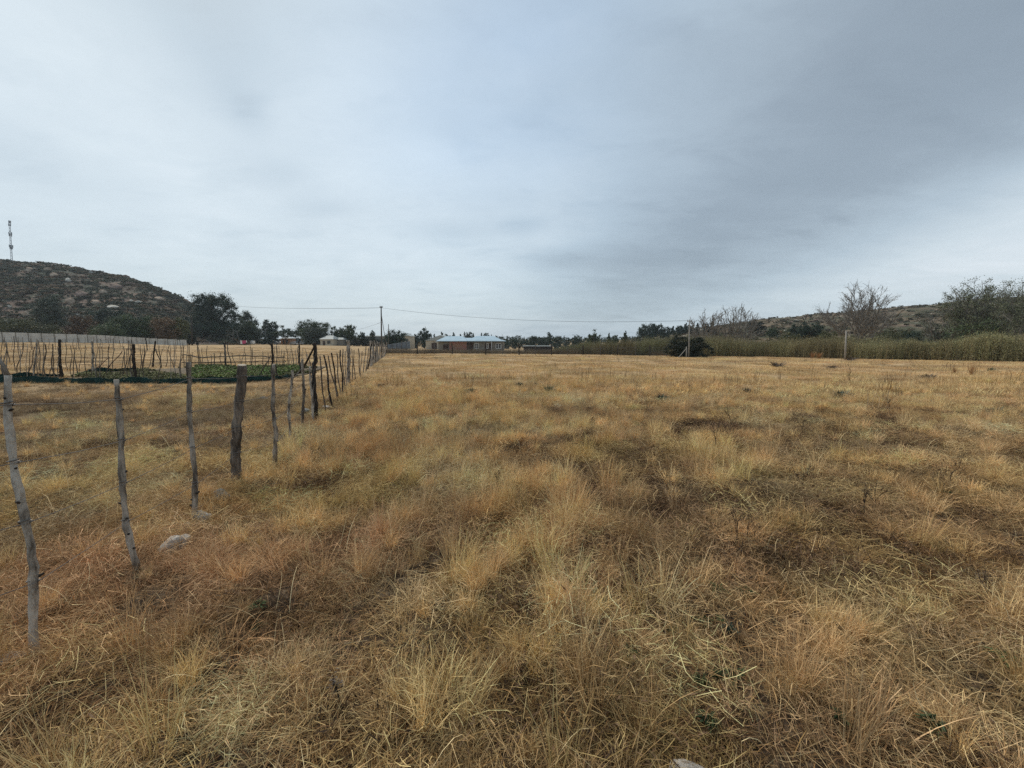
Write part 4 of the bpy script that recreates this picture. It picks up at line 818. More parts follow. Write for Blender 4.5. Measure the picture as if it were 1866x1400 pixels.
# ------------------------------------------------------------------ near wire fence
def stick_pts(top, bot, rad, r, bend=.02, n=9, extra=.12):
    """foot and top given as sight lines, both at the foot's distance; returns centreline and radii"""
    f = gnd(*bot); t = at(top[0], top[1], f[1] + r.normal(0, .02)); k = np.linspace(0, 1, n)[:, None]; L_ = np.linalg.norm(t - f)
    ph = r.uniform(0, 6, 2); w_ = np.column_stack([np.sin(k[:, 0] * 5 + ph[0]), np.sin(k[:, 0] * 4 + ph[1]), np.zeros(n)]) * bend * L_ * np.sin(k * math.pi)
    P = f * (1 - k) + t * k + w_; P = np.vstack([f - (t - f) / L_ * extra, P]); return P, rad
def post(parent, org, top, bot, rad, mt, seed, bend=.015, taper=.8, lump=.13, knots=3, sides=9, via=None):
    r = np.random.default_rng(seed); P, _ = stick_pts(top, bot, rad, r, bend, 26 if rad > .017 else 9)
    if via:                      # observed bends: (fraction of height from foot, sideways metres)
        k = np.linspace(0, 1, len(P)); P[:, 0] += np.interp(k, [0] + [v[0] for v in via] + [1], [0] + [v[1] for v in via] + [0])
    k = np.linspace(0, 1, len(P)); rd = rad * (1 - (1 - taper) * k) * (1 + .10 * np.sin(k * 23 + seed) * (knots > 0)); b = MB(); P[1:-1, :2] += np.cumsum(r.normal(0, 1, (len(P) - 2, 2)), 0) * 0 + r.normal(0, .10 * rad, (len(P) - 2, 2)); rd = rd * (1 + .05 * r.normal(0, 1, len(P)).clip(-1.5, 1.8))
    b.tube(P - org, rd, sides, True, seed, lump)
    o = b.obj('post', M[mt], parent, smooth=True); b = MB()
    for q in range(knots):       # stubs of cut twigs
        j = r.integers(2, len(P) - 2); a = r.uniform(0, 6.28); d = np.array([math.cos(a), math.sin(a) * .6, .35]); b.tube([P[j] - org, P[j] - org + d * rd[j] * 1.3, P[j] - org + d * rd[j] * r.uniform(1.5, 2.6)], [rd[j] * .5, rd[j] * .42, rd[j] * .25], 6)
    if knots: b.obj('knot', M['bark_dark'], o, smooth=True)
    return P, o
org = gnd(352, 955)
fence = empty('wire_fence', org, 'near wire fence of crooked wooden poles running from the left foreground to the far corner', 'fence')
posts = []
def addp(*a, **k):
    P, o = post(fence, org, *a, **k); posts.append(P); return P, o
P, o1 = addp((14, 684), (62, 1192), .0185, 'bark_pale', 1, bend=.008, taper=.72, knots=8, via=[(.35, .02), (.7, -.01)])
b = MB(); f1 = P[-1]
b.tube([f1 - org, f1 + (at(0, 652, f1[1]) - f1) * .6 - org, at(-8, 648, f1[1]) - org], [.009, .008, .006], 7, True, 3, .1); b.tube([P[-2] - org, at(8, 676, f1[1] + .03) - org, at(0, 655, f1[1] + .05) - org], [.007, .006, .005], 7, True, 4, .1)
o_ = b.obj('forked_branch', M['bark_brown'], o1, smooth=True); o_.location = (0, 0, 0)
addp((212, 692), (250, 1040), .0195, 'bark_grey', 2, knots=7, taper=.78, via=[(.3, -.035), (.6, -.02)])
addp((343, 660), (354, 958), .0205, 'bark_grey', 3, knots=6, taper=.8, via=[(.35, .025), (.7, .0)])
P, o4 = addp((441, 666), (431, 882), .049, 'bark_brown', 4, bend=.004, taper=.86, knots=0, lump=.06, via=[(.3, -.025), (.62, -.02), (.8, -.0)])
b = MB(); e_ = P[-1] - org; dd = (P[-1] - P[-2]); dd /= np.linalg.norm(dd); b.tube([e_ - dd * .012, e_ + dd * .003, e_ + dd * .006], [.0395, .041, .040], 14); b.obj('sawn_top', M['cutwood'], o4)
addp((499, 664), (500, 852), .026, 'bark_grey', 5, taper=.7, via=[(.35, .03), (.62, -.025)])
addp((533, 675), (529, 803), .020, 'bark_pale', 6, taper=.9, via=[(.4, -.02), (.7, .0)])
addp((551, 655), (552, 782), .024, 'bark_grey', 7, taper=.85)
addp((565, 668), (570, 770), .022, 'bark_pale', 8, taper=.7, via=[(.5, .0)])
addp((573, 625), (575, 763), .052, 'bark_dark', 9, bend=.01, taper=.62, via=[(.75, -.01), (.5, .03)])
for i, (t_, b_, rd, mt) in enumerate([((583, 649), (594, 758), .017, 'stick'), ((590, 647), (606, 742), .024, 'bark_dark'), ((598, 648), (615, 730), .018, 'stick'), ((604, 643), (616, 727), .022, 'bark_dark'), ((614, 644), (621, 721), .018, 'stick'), ((620, 638), (624, 718), .024, 'bark_dark'), ((625, 636), (627, 714), .018, 'stick'), ((629, 640), (631, 706), .016, 'bark_grey')]):
    addp(t_, b_, rd, mt, 20 + i, bend=.02, taper=.8, knots=1, sides=6)
addp((634, 620), (636, 700), .062, 'bark_grey', 40, bend=.008, taper=.9, knots=1)
for i, (t_, b_, rd, mt) in enumerate([((641, 636), (643, 696), .02, 'stick'), ((645, 638), (647, 694), .02, 'stick'), ((653, 635), (657, 688), .024, 'stick'), ((660, 640), (656, 683), .02, 'bark_grey'), ((667, 632), (662, 680), .024, 'bark_grey'), ((672, 634), (667, 676), .03, 'bark_grey'), ((677, 627), (670, 673), .04, 'bark_dark')]):
    addp(t_, b_, rd, mt, 50 + i, bend=.02, taper=.8, knots=0, sides=6)
rp = np.random.default_rng(9)
for i in range(26):
    k = (i + .5) / 26; px = 673 + 29 * k ** .8; pb = 671 - 22 * k ** .75; h_ = (pb - 622) * rp.uniform(.72, 1.06)
    addp((px + rp.normal(0, 2.2), pb - h_), (px, pb), rp.uniform(.02, .045), rp.choice(['bark_grey', 'stick', 'bark_pale', 'bark_pale', 'bark_dark']), 80 + i, bend=.02, knots=0, sides=5)
# diagonal stays against the dark post
b = MB(); fa = posts[8]; q0 = fa[-2]; q1 = at(549, 676, fa[0][1] + 1.1); b.tube([q0 - org, (q0 + q1) / 2 - org + [0, 0, -.02], q1 - org], [.018, .022, .024], 6, True, 2, .1); q2 = gnd(520, 694); b.tube([q1 - org, q2 - org], [.02, .014], 6); b.obj('diagonal_stay', M['bark_dark'], fence)
# wires strung from post to post with a wrap round each of the near ones
ps = sorted(posts[:34], key=lambda q: q[1][1]); fr0 = [.26, .48, .70, .90]
for wi, fr in enumerate(fr0):
    b = MB(); pts = []
    st = ps[0]; lead = ps[0][1] * (1 - fr) + ps[0][-1] * fr + np.array([-.55, -1.1, 0]); pts.append(lead)
    for j, q in enumerate(ps):
        kk = np.clip(1 + fr * (len(q) - 2), 1, len(q) - 1.001); i0 = int(kk); a = q[i0] * (1 - (kk - i0)) + q[min(i0 + 1, len(q) - 1)] * (kk - i0); a = a + np.array([.0, 0, rp.normal(0, .012)])
        rad = .035 if j == 0 else .03
        if pts and j:
            m_ = (pts[-1] + a) / 2; m_[2] -= .015 * np.linalg.norm(a - pts[-1]); pts.append(m_)
        pts.append(a + np.array([.03, -.01, 0]))
        if j < 6:
            R_ = [.021, .021, .023, .050, .026, .022][j]; an = np.linspace(0, 6.6, 13); wv = np.stack([a[0] + np.cos(an) * R_, a[1] + np.sin(an) * R_, a[2] + an * .003 - .006], 1); b.tube(wv - org, .0030, 5, False)
            tail = a + np.array([R_, 0, 0]); b.tube([tail - org, tail + np.array([.03, -.01, .012]) - org], [.0026, .0018], 4)
    b.tube(np.array(pts) - org, .0021, 4, False); b.obj('wire', M['wire'], fence)

# ------------------------------------------------------------------ garden stick fences
def stick_fence(name, label, spec, rails=None, wires=None, seed=0, stays=()):
    o0 = gnd(*spec[0][1]); e = empty(name, o0, label, 'fence'); Ps = []
    for i, s_ in enumerate(spec):
        (t_, b_, rd, mt) = s_; P, o = post(e, o0, t_, b_, rd, mt, seed + i, bend=.03 if rd < .03 else .012, taper=.75, knots=1 if rd > .03 else 0, sides=8 if rd > .03 else 5); Ps.append(P)
        o.name = 'post' if rd > .03 else 'stick'
    for (t_, b_, rd, mt) in stays:
        P, o = post(e, o0, t_, b_, rd, mt, seed + 90 + i, bend=.03, knots=0, sides=6); o.name = 'diagonal_stay'
    for rl in rails or ():
        b = MB(); pts, rad, mt = rl; r = np.random.default_rng(seed + 5); Q = []
        for (a, y, Y) in pts: Q.append(at(a, y, Y))
        Q = np.array(Q); k = np.linspace(0, len(Q) - 1, 24); Q = np.stack([np.interp(k, range(len(Q)), Q[:, c]) for c in range(3)], 1); Q[:, 2] += r.normal(0, .012, 24)
        b.tube(Q - o0, rad * (1 + .15 * np.sin(k * 9)), 6, True, seed, .1); b.obj('rail', M[mt], e, smooth=True)
    for fr in wires or ():
        b = MB(); q = sorted(Ps, key=lambda p: p[1][0]); b.tube(np.array([p[1] * (1 - fr) + p[-1] * fr for p in q]) - o0, .0022, 4, False); b.obj('wire', M['wire'], e)
    return e
Z6 = lambda x, y: (x / 5.183, 580 + y / 5.183)
Z7 = lambda x, y: (340 + x / 6.664, 600 + y / 6.664)
front = [(Z6(560, 200), Z6(580, 560), .055, 'bark_dark'), (Z6(1262, 245), Z6(1280, 605), .058, 'bark_dark'), (Z7(1035, 165), Z7(1042, 610), .050, 'bark_dark'), (Z7(1362, 145), Z7(1385, 525), .042, 'bark_dark')]
for x0, y0, x1, y1, rd in [(40, 180, 95, 420, .02), (130, 170, 145, 500, .018), (172, 175, 188, 480, .016), (220, 230, 160, 545, .018), (347, 200, 318, 580, .032), (330, 270, 265, 530, .022), (362, 210, 385, 520, .018), (425, 245, 428, 560, .024), (495, 250, 512, 570, .022), (490, 400, 470, 570, .016), (665, 260, 672, 540, .016), (700, 330, 735, 545, .02), (1030, 260, 1000, 560, .018), (1080, 290, 1040, 560, .016), (1200, 290, 1160, 565, .018), (1180, 320, 1125, 570, .014), (285, 300, 270, 520, .014), (860, 480, 868, 575, .015)]:
    front.append((Z6(x0, y0), Z6(x1, y1), rd, 'stick' if rd < .03 else 'bark_grey'))
for i in range(30):
    x0 = rp.uniform(5, 1790); front.append((Z6(x0 + rp.normal(0, 22), rp.uniform(190, 340)), Z6(x0, 560 + 35 * min(1, x0 / 1300)), rp.uniform(.010, .019), rp.choice(['stick', 'bark_grey'])))
stick_fence('stick_fence', 'front stick fence along the dark green net around the garden', front, wires=[.45, .68, .88], seed=300, stays=[(Z7(1020, 315), Z7(885, 590), .024, 'bark_brown'), (Z7(1080, 430), Z7(1112, 610), .028, 'bark_dark'), (Z6(0, 370), Z6(45, 560), .03, 'bark_brown'), (Z6(1155, 310), Z6(1010, 500), .022, 'bark_red')])
back = [(Z6(868, 215), Z6(878, 508), .046, 'bark_grey'), (Z6(1467, 215), Z6(1440, 470), .045, 'bark_dark'), (Z7(465, 160), Z7(470, 480), .055, 'bark_brown')]
for x0, y0, x1, y1, rd in [(1220, 210, 1205, 480, .02), (1350, 290, 1340, 450, .016), (1380, 300, 1350, 470, .02), (1440, 320, 1400, 480, .02), (1535, 290, 1500, 450, .018), (1600, 250, 1565, 462, .022), (1590, 300, 1640, 465, .02), (1655, 300, 1660, 450, .015), (1740, 260, 1695, 450, .022), (1725, 230, 1740, 450, .02), (1795, 340, 1800, 460, .022), (620, 250, 640, 500, .015), (760, 300, 750, 500, .015)]:
    back.append((Z6(x0, y0), Z6(x1, y1), rd, 'stick'))
for x0, y0, x1, y1, rd in [(45, 300, 40, 470, .018), (65, 280, 62, 475, .02), (133, 190, 150, 470, .03), (140, 215, 185, 470, .02), (185, 230, 180, 470, .016), (250, 200, 258, 475, .018), (300, 310, 305, 478, .018), (332, 290, 340, 480, .026), (410, 285, 420, 480, .022), (495, 180, 540, 480, .028), (550, 290, 600, 480, .02), (640, 300, 650, 480, .015), (700, 220, 670, 480, .018), (716, 290, 718, 480, .02), (770, 180, 775, 485, .016), (795, 230, 790, 480, .026), (830, 330, 838, 485, .018), (925, 270, 930, 485, .02), (990, 290, 995, 485, .018), (1065, 210, 1075, 485, .016)]:
    back.append((Z7(x0, y0), Z7(x1, y1), rd, 'stick'))
Yb = gnd(*Z7(470, 480))[1]
stick_fence('stick_fence', 'back stick fence with two horizontal rails behind the green vegetable bed', back, seed=400, wires=[.3, .85],
    rails=[([(*Z7(-60, 315), Yb), (*Z7(60, 320), Yb), (*Z7(170, 345), Yb), (*Z7(320, 340), Yb), (*Z7(500, 335), Yb), (*Z7(700, 325), Yb), (*Z7(860, 328), Yb), (*Z7(1010, 340), Yb), (*Z7(1190, 338), Yb)], .032, 'bark_brown'),
           ([(*Z7(-60, 408), Yb - .05), (*Z7(100, 403), Yb - .05), (*Z7(400, 405), Yb - .05), (*Z7(700, 403), Yb - .05), (*Z7(900, 392), Yb - .05), (*Z7(1210, 396), Yb - .05)], .024, 'bark_dark')],
    stays=[(Z6(1472, 290), Z6(1525, 470), .028, 'bark_dark'), (Z6(1035, 370), Z6(880, 492), .02, 'bark_red')])
right_ = []
for i in range(26):
    x0 = 1090 + i * 17 + rp.normal(0, 5); yb = 485 - (x0 - 1090) * .05; yt = rp.uniform(190, 330); dx_ = rp.normal(0, 14); right_.append((Z7(x0 + dx_ - 12, yt), Z7(x0, yb), rp.uniform(.012, .022), rp.choice(['stick', 'stick', 'bark_grey'])))
stick_fence('stick_fence', 'thin stick fence closing the right side of the garden behind the dark post', right_, seed=500, wires=[.5, .9])
rear = [(Z6(735, 185), Z6(748, 300), .04, 'bark_brown'), (Z6(1070, 190), Z6(1076, 305), .04, 'bark_brown'), (Z6(1375, 180), Z6(1392, 305), .06, 'bark_dark'), (Z6(1655, 190), Z6(1660, 300), .03, 'bark_grey')]
for i in range(34):
    x0 = 20 + i * 50 + rp.normal(0, 10); rear.append((Z6(x0 + rp.normal(-6, 10), rp.uniform(160, 215)), Z6(x0, 300), rp.uniform(.015, .028), rp.choice(['stick', 'bark_grey'])))
stick_fence('stick_fence', 'rear fence of thin stakes in the dry field before the concrete wall', rear, seed=600, wires=[.5, .92])

# net around the garden
def net_strip(label, pts, heights, seed=0):
    r = np.random.default_rng(seed); P = np.array([gnd(*p) for p in pts]); k = np.linspace(0, len(P) - 1, len(P) * 14); Q = np.stack([np.interp(k, range(len(P)), P[:, c]) for c in range(3)], 1); hh = .82 * np.interp(k, range(len(P)), heights) + r.normal(0, .012, len(k)) + .03 * np.sin(k * 5)
    o0 = P[0].copy(); b = MB(); n = len(k); T = np.gradient(Q[:, :2], axis=0); T /= np.linalg.norm(T, axis=1, keepdims=True) + 1e-9; Nn = np.column_stack([-T[:, 1], T[:, 0], np.zeros(n)]); rows = []
    fold = r.normal(0, .02, n) + .04 * np.sin(k * 9)
    prof = [(0, -.05), (.25, .03), (.55, -.02), (.8, .02), (1, .0), (1, .015), (.8, .035), (.55, -.005), (.25, .045), (0, -.035)]
    for z_, off in prof: rows.append(Q - o0 + Nn * (off + fold * (.3 + z_))[:, None] + np.column_stack([np.zeros(n), np.zeros(n), hh * z_ - .03 * (z_ == 0)]))
    V = np.concatenate(rows); Fc = []
    for i in range(len(prof)):
        i2 = (i + 1) % len(prof)
        for j in range(n - 1): Fc.append((i * n + j, i * n + j + 1, i2 * n + j + 1, i2 * n + j))
    b.add(V, Fc); o = b.obj('shade_net', M['net'], smooth=True); o.location = tuple(o0); return tag(o, label, 'net')
net_strip('long low strip of dark green shade net along the front of the garden', [(-50, 700), (20, 699), (110, 699), (180, 700), (245, 699), (300, 700), (345, 700), (420, 699), (470, 696), (520, 691), (545, 686)], [.36, .30, .26, .24, .27, .22, .24, .28, .26, .18, .10], 1)
net_strip('dark green net bunched along the left end of the garden', [(-50, 694), (20, 691), (60, 688), (116, 688)], [.28, .26, .24, .10], 2)
net_strip('short low piece of dark green net at the back left of the vegetable bed', [(150, 681), (168, 678), (200, 677), (245, 677)], [.03, .2, .2, .16], 3)
# garden soil and crop
b = MB(); gp = np.array([gnd(x, y) for x, y in [(118, 692), (165, 681), (345, 671), (595, 669), (560, 683), (505, 693), (430, 697), (300, 699), (180, 699)]]); cen = gp.mean(0)
b.v.append(np.vstack([gp, cen]) + [0, 0, .035]); b.n = 10; b.c.append(np.zeros(10)); b.f = [(i, (i + 1) % 9, 9) for i in range(9)]
M['bed'] = material('dug_garden_soil', [(.05, .038, .026), (.11, .085, .055), (.19, .15, .095)], 3, 6, .95, .8, 9)
b.obj('garden_soil', M['bed']); tag(bpy.data.objects['garden_soil'], kind='structure')
bedp = [tuple(p[:2]) for p in BED]; bx = np.array(bedp); P = rng.uniform(bx.min(0), bx.max(0), (5200, 2)); P = P[in_poly(P, bedp)]
row = np.sin(P[:, 1] * 7.5 + .3 * P[:, 0]); P = P[rng.random(len(P)) < np.clip(.5 + .5 * row, .1, 1)]
tn = np.array([.105, .145, .05])[None] * np.exp(rng.normal(0, .3, (len(P), 1))) * (1 + rng.normal(0, .08, (len(P), 3)))
tag(scatter('vegetable_bed', np.column_stack([P, ground_z(P[:, 0], P[:, 1]) + .03]), rng.uniform(.9, 1.9, len(P)), rng.uniform(0, 6.28, len(P)), tn * 1.25, [weedleaf(40 + i, 22, .11, .022) for i in range(3)], 'dense green leafy vegetables growing in the fenced bed', 'vegetables', seed=12))
gxy = [tuple(p[:2]) for p in gp]; P = rng.uniform(gp.min(0)[:2], gp.max(0)[:2], (5000, 2)); P = P[in_poly(P, gxy) & ~in_poly(P, bedp)]; P = P[fbm(P[:, 0], P[:, 1], 1.2, 2, 2, 2) > .47]
tn = np.array([.095, .105, .042])[None] * np.exp(rng.normal(0, .35, (len(P), 1)))
scatter('garden_weeds', np.column_stack([P, ground_z(P[:, 0], P[:, 1]) + .03]), rng.uniform(.7, 1.8, len(P)), rng.uniform(0, 6.28, len(P)), tn, [weedleaf(60 + i, 18, .08, .014) for i in range(2)], 'low weeds over the bare soil at the left of the vegetable bed', 'weeds', seed=13)

# ------------------------------------------------------------------ concrete wall on the left
wp = [(-120, 62), (-40, 67), (0, 71), (60, 77), (135, 85), (193, 93), (232, 104), (275, 116), (341, 124)]
WP = np.array([foot(a, y) for a, y in wp]); o0 = WP[2].copy(); wall = empty('concrete_wall', o0, 'long pale precast concrete wall dropping in steps across the left field', 'wall')
seg = np.diff(WP[:, :2], axis=0); cum = np.concatenate([[0], np.cumsum(np.linalg.norm(seg, axis=1))]); nb = int(cum[-1] / 2.4); kk = np.linspace(0, cum[-1], nb + 1); Q = np.stack([np.interp(kk, cum, WP[:, c]) for c in range(3)], 1)
for i in range(nb):
    a, c = Q[i], Q[i + 1]; d = c - a; ln = np.linalg.norm(d[:2]); u = d[:2] / ln; ang = math.atan2(u[1], u[0]); Mz = np.array([[math.cos(ang), -math.sin(ang), 0], [math.sin(ang), math.cos(ang), 0], [0, 0, 1]]); z0 = min(a[2], c[2]) - .1
    b = MB()
    for q in range(6): b.box(.07, ln - .07, -.022, .022, .1 + q * .30 - (.1 if q == 0 else 0), .1 + q * .30 + .288, Mz)
    b.v = [v + np.array([a[0], a[1], z0]) - o0 for v in b.v]; b.obj('wall_panel', M['concrete'], wall)
    b = MB(); b.box(-.068, .068, -.08, .08, -.2, 1.9, Mz); b.v = [v + np.array([a[0], a[1], z0]) - o0 for v in b.v]; b.obj('wall_post', M['block'], wall)

# ------------------------------------------------------------------ mast on the hill
fm = gnd(21, 474.5, lo=150); fm = foot(22, 296); H = at(18, 402, 296)[2] - fm[2]; e = empty('radio_mast', fm, 'thin white and grey radio mast standing on top of the left hill', 'mast'); e.rotation_euler = (0, R(4.5), 0)
b = MB()
for a in range(3):
    c_, s_ = math.cos(a * 2.094) * .55, math.sin(a * 2.094) * .55; c2, s2 = math.cos(a * 2.094 + 2.094) * .55, math.sin(a * 2.094 + 2.094) * .55
    b.tube([(c_, s_, -1), (c_ * .6, s_ * .6, H)], .10, 5)
    for i in range(14):
        z_ = H * i / 14; k_ = 1 - .4 * i / 14; k3 = 1 - .4 * (i + 1) / 14; b.tube([(c_ * k_, s_ * k_, z_), (c2 * k3, s2 * k3, z_ + H / 14)], .06, 4)
b.obj('lattice', M['mast'], e)
for z_, n_, w_ in ((.97, 3, .5), (.90, 3, .55), (.70, 4, .9), (.66, 4, .7), (.40, 4, .9), (.36, 3, .7)):
    b = MB()
    for i in range(n_):
        a = i * 6.283 / n_ + z_ * 7; b.box(w_ * .9 * math.cos(a) - .22, w_ * .9 * math.cos(a) + .22, w_ * .9 * math.sin(a) - .15, w_ * .9 * math.sin(a) + .15, H * z_ - .9, H * z_ + .9); b.tube([(0, 0, H * z_), (w_ * .9 * math.cos(a), w_ * .9 * math.sin(a), H * z_)], .07, 4)
    b.obj('antenna', M['mast'], e)

# ------------------------------------------------------------------ power poles and lines
def pole(px_t, pyt, px_b, Y, rad, mt, label, arm=0, name='power_pole', cat='pole', stay=None):
    f = foot(px_b, Y); t = at(px_t, pyt, Y); e = empty(name, f, label, cat); b = MB(); b.tube([(0, 0, -.5), (t - f) * .5, t - f], [rad, rad * .85, rad * .65], 9, True, 3, .03); b.obj('shaft', M[mt], e, smooth=True)
    if arm: b = MB(); b.tube([t - f + [-arm, 0, -.25], t - f + [arm, 0, -.25]], .05, 6); b.obj('crossarm', M[mt], e)
    if arm:
        for s_ in (-1, 1): b = MB(); b.tube([t - f + [s_ * arm * .85, 0, -.22], t - f + [s_ * arm * .85, 0, -.06], t - f + [s_ * arm * .85, 0, .03]], [.05, .07, .03], 8); b.obj('insulator', M['mast'], e)
    if stay is not None:
        b = MB(); b.tube([(t - f) * .85, np.array(stay)], .05, 6); b.obj('stay', M[mt], e)
    return t
M['pole'] = material('weathered_pole', [(.07, .062, .055), (.14, .125, .11)], 4, 4, .9)
M['cpole'] = material('concrete_pole', [(.20, .185, .165), (.34, .32, .29)], 3, 5, .9, .3, 20)
tA = pole(694.5, 558, 695.5, 72, .15, 'pole', 'tall dark power pole at the far corner of the fence', .25, stay=(.9, .2, 0))
tB = pole(1256.5, 583, 1255, 56, .10, 'cpole', 'pale concrete power pole beside the juniper bush', .3)
pole(1542, 603, 1540, 45, .10, 'cpole', 'short pale wooden pole standing before the right thicket', name='pole')
tC = pole(708, 591, 708, 120, .14, 'pole', 'slim distant power pole between the corner pole and the cream gable')
pole(349, 578, 350, 126, .24, 'bark_dark', 'dark pole at the right end of the concrete wall', name='pole')
pole(425, 600, 425, 160, .20, 'pole', 'grey upright pole under the biggest dark tree', name='pole')
pole(431, 602, 437, 160, .18, 'pole', 'leaning pole right of the upright one under the biggest dark tree', name='pole')
pole(1251, 632, 1251, 55, .09, 'cpole', 'short white strut post beside the concrete power pole', name='pole', stay=(-1.2, -.2, 0))
for (x, y, yb) in [(1255.5, 583, 0)]: pass
def cable(name, label, a, c, sag, rad=.022):
    k = np.linspace(0, 1, 24)[:, None]; P = a * (1 - k) + c * k; P[:, 2] -= (4 * sag * k * (1 - k))[:, 0]; b = MB(); o0 = P[0].copy(); b.tube(P - o0, rad, 5); o = b.obj(name, M['darkwire']); o.location = tuple(o0); return tag(o, label, 'cable')
tD = at(405, 556, 168)
cable('overhead_cable', 'overhead cable from the biggest dark tree to the corner power pole', tD, tA + [0, 0, -.3],   .6, .03)
cable('overhead_cable', 'long overhead cable between the corner pole and the concrete pole', tA + [0, 0, -.3], tB + [0, 0, -.1], 1.0, .018)
cable('overhead_cable', 'faint cable dropping left from the corner power pole to the trees', tA * .65 + foot(695.5, 72) * .35, at(640, 603, 180), .3, .02)

# ------------------------------------------------------------------ houses
M['brick'] = None
def brick_mat():
    m = bpy.data.materials.new('red_face_brick'); m.use_nodes = True; n = m.node_tree.nodes; l = m.node_tree.links; b = n['Principled BSDF']; b.inputs['Roughness'].default_value = .9
    tc = n.new('ShaderNodeTexCoord'); mp = n.new('ShaderNodeMapping'); mp.inputs['Rotation'].default_value = (R(90), 0, 0); l.new(tc.outputs['Object'], mp.inputs[0]); br = n.new('ShaderNodeTexBrick'); br.inputs['Scale'].default_value = 1; br.inputs['Brick Width'].default_value = .45; br.inputs['Row Height'].default_value = .16; br.inputs['Mortar Size'].default_value = .014
    br.inputs['Color1'].default_value = (.40, .155, .09, 1); br.inputs['Color2'].default_value = (.29, .12, .08, 1); br.inputs['Mortar'].default_value = (.30, .26, .22, 1); l.new(mp.outputs[0], br.inputs[0])
    nz = n.new('ShaderNodeTexNoise'); nz.inputs['Scale'].default_value = 1.3; l.new(tc.outputs['Object'], nz.inputs[0]); mx = n.new('ShaderNodeMix'); mx.data_type = 'RGBA'; mx.blend_type = 'MULTIPLY'; mx.inputs[0].default_value = .5; l.new(br.outputs[0], mx.inputs[6]); l.new(nz.outputs['Color'], mx.inputs[7]); l.new(mx.outputs[2], b.inputs['Base Color']); return m
M['brick'] = brick_mat()
M['roof_blue'] = material('pale_blue_roof_sheet', [(.28, .40, .48), (.38, .50, .58)], .5, 4, .5, spec=.4)
M['roof_grey'] = material('grey_green_roof_sheet', [(.26, .29, .29), (.38, .41, .40)], .5, 4, .6)
M['door_brown'] = material('dark_brown_door', [(.040, .026, .020), (.075, .048, .036)], 2, 4, .7)
M['white'] = material('white_paint', [(.62, .62, .60), (.78, .78, .76)], 3, 3, .7)
M['glass'] = material('dark_window_glass', [(.02, .025, .03), (.05, .06, .065)], 1, 2, .15, spec=.6)
M['cream'] = material('cream_plaster', [(.36, .32, .25), (.50, .45, .36)], .8, 5, .9)
M['orange'] = material('orange_plaster', [(.36, .19, .10), (.46, .26, .15)], .8, 5, .9)
M['shed'] = material('dark_shed_boards', [(.028, .025, .024), (.065, .058, .052)], 2, 4, .9, stretch=(6, 6, .5))
M['netting'] = material('faded_shade_cloth', [(.10, .12, .14), (.19, .22, .25)], 1.5, 5, .9)
def house_main():
    Y = 104; fl, fr = foot(799, Y), foot(918, Y); W = fr[0] - fl[0]; zb = min(fl[2], fr[2]) - .3; k = Y / F
    e = empty('brick_house', (fl[0], Y, zb), 'low brick house with a pale blue metal roof across the field', 'house')
    ev = at(860, 622.5, Y)[2] - zb; rz = at(860, 612.5, Y)[2] - zb; X = lambda px: (px - 799) * k
    D = 9.0; b = MB()
    b.box(0, W, .0, D, 0, ev); b.obj('wall', M['block'], e)
    b = MB(); b.box(X(820), X(851), -.9, -.004, 0, ev - .01); b.obj('brick_wall', M['brick'], e)
    # roof: long hip with two raised front hips
    def hip(x0, x1, y0, y1, z0, z1, inset, name='roof'):
        b = MB(); ym = (y0 + y1) / 2; v = [(x0, y0, z0), (x1, y0, z0), (x1, y1, z0), (x0, y1, z0), (x0 + inset, ym, z1), (x1 - inset, ym, z1)]
        v += [(a, c, z0 - .16) for a, c, _ in v[:4]]
        b.add(v, [(0, 1, 5, 4), (1, 2, 5), (2, 3, 4, 5), (3, 0, 4), (0, 6, 7, 1), (1, 7, 8, 2), (2, 8, 9, 3), (3, 9, 6, 0), (6, 9, 8, 7)]); return b.obj(name, M['roof_blue'], e)
    hip(-.5, W + .45, -.6, D + .5, ev + .16, ev + .95, 3.6); hip(-.3, X(853), -1.3, D - .5, ev + .17, rz, 1.9); hip(X(853) - .6, W - .2, -1.0, D - 1, ev + .175, rz + .05, 2.6)
    for a, c in ((808, 817), (852, 862)):
        b = MB(); b.box(X(a), X(c), -.10, .05, 0, ev * (.78 if a == 852 else .62) + .35); dr = b.obj('door', M['door_brown'], e); b = MB(); b.box(X(c) - .2, X(c) - .14, -.14, -.10, 1.0, 1.12); b.obj('handle', M['mast'], dr)
    for a, c in ((865, 872.5), (884, 890), (903, 913)):
        z0, z1 = ev * .36, ev * .84; b = MB(); x0, x1 = X(a), X(c); t = .12
        b.box(x0, x1, -.10, -.005, z0, z0 + t); b.box(x0, x1, -.10, -.005, z1 - t, z1); b.box(x0, x0 + t, -.10, -.005, z0 + t, z1 - t); b.box(x1 - t, x1, -.10, -.005, z0 + t, z1 - t); xm = (x0 + x1) / 2; b.box(xm - .05, xm + .05, -.10, -.005, z0 + t, z1 - t); b.box(x0 + t, xm - .05, -.10, -.005, (z0 + z1) / 2 - .04, (z0 + z1) / 2 + .04); b.box(xm + .05, x1 - t, -.10, -.005, (z0 + z1) / 2 - .04, (z0 + z1) / 2 + .04)
        fr_ = b.obj('window', M['white'], e); b = MB(); b.box(x0 + t, x1 - t, -.05, -.02, z0 + t, z1 - t); b.obj('pane', M['glass'] if a != 884 else M['door_brown'], fr_)
    b = MB(); b.box(X(883), X(897), -.04, .01, 0, ev * .8); b.obj('porch_shade_panel', M['door_brown'], e)  # solid dark panel, its colour standing in for shade within the porch
    b = MB(); b.tube([(X(896), -.8, 0), (X(896), -.8, ev + .1)], .07, 6); b.obj('porch_post', M['white'], e)
house_main()
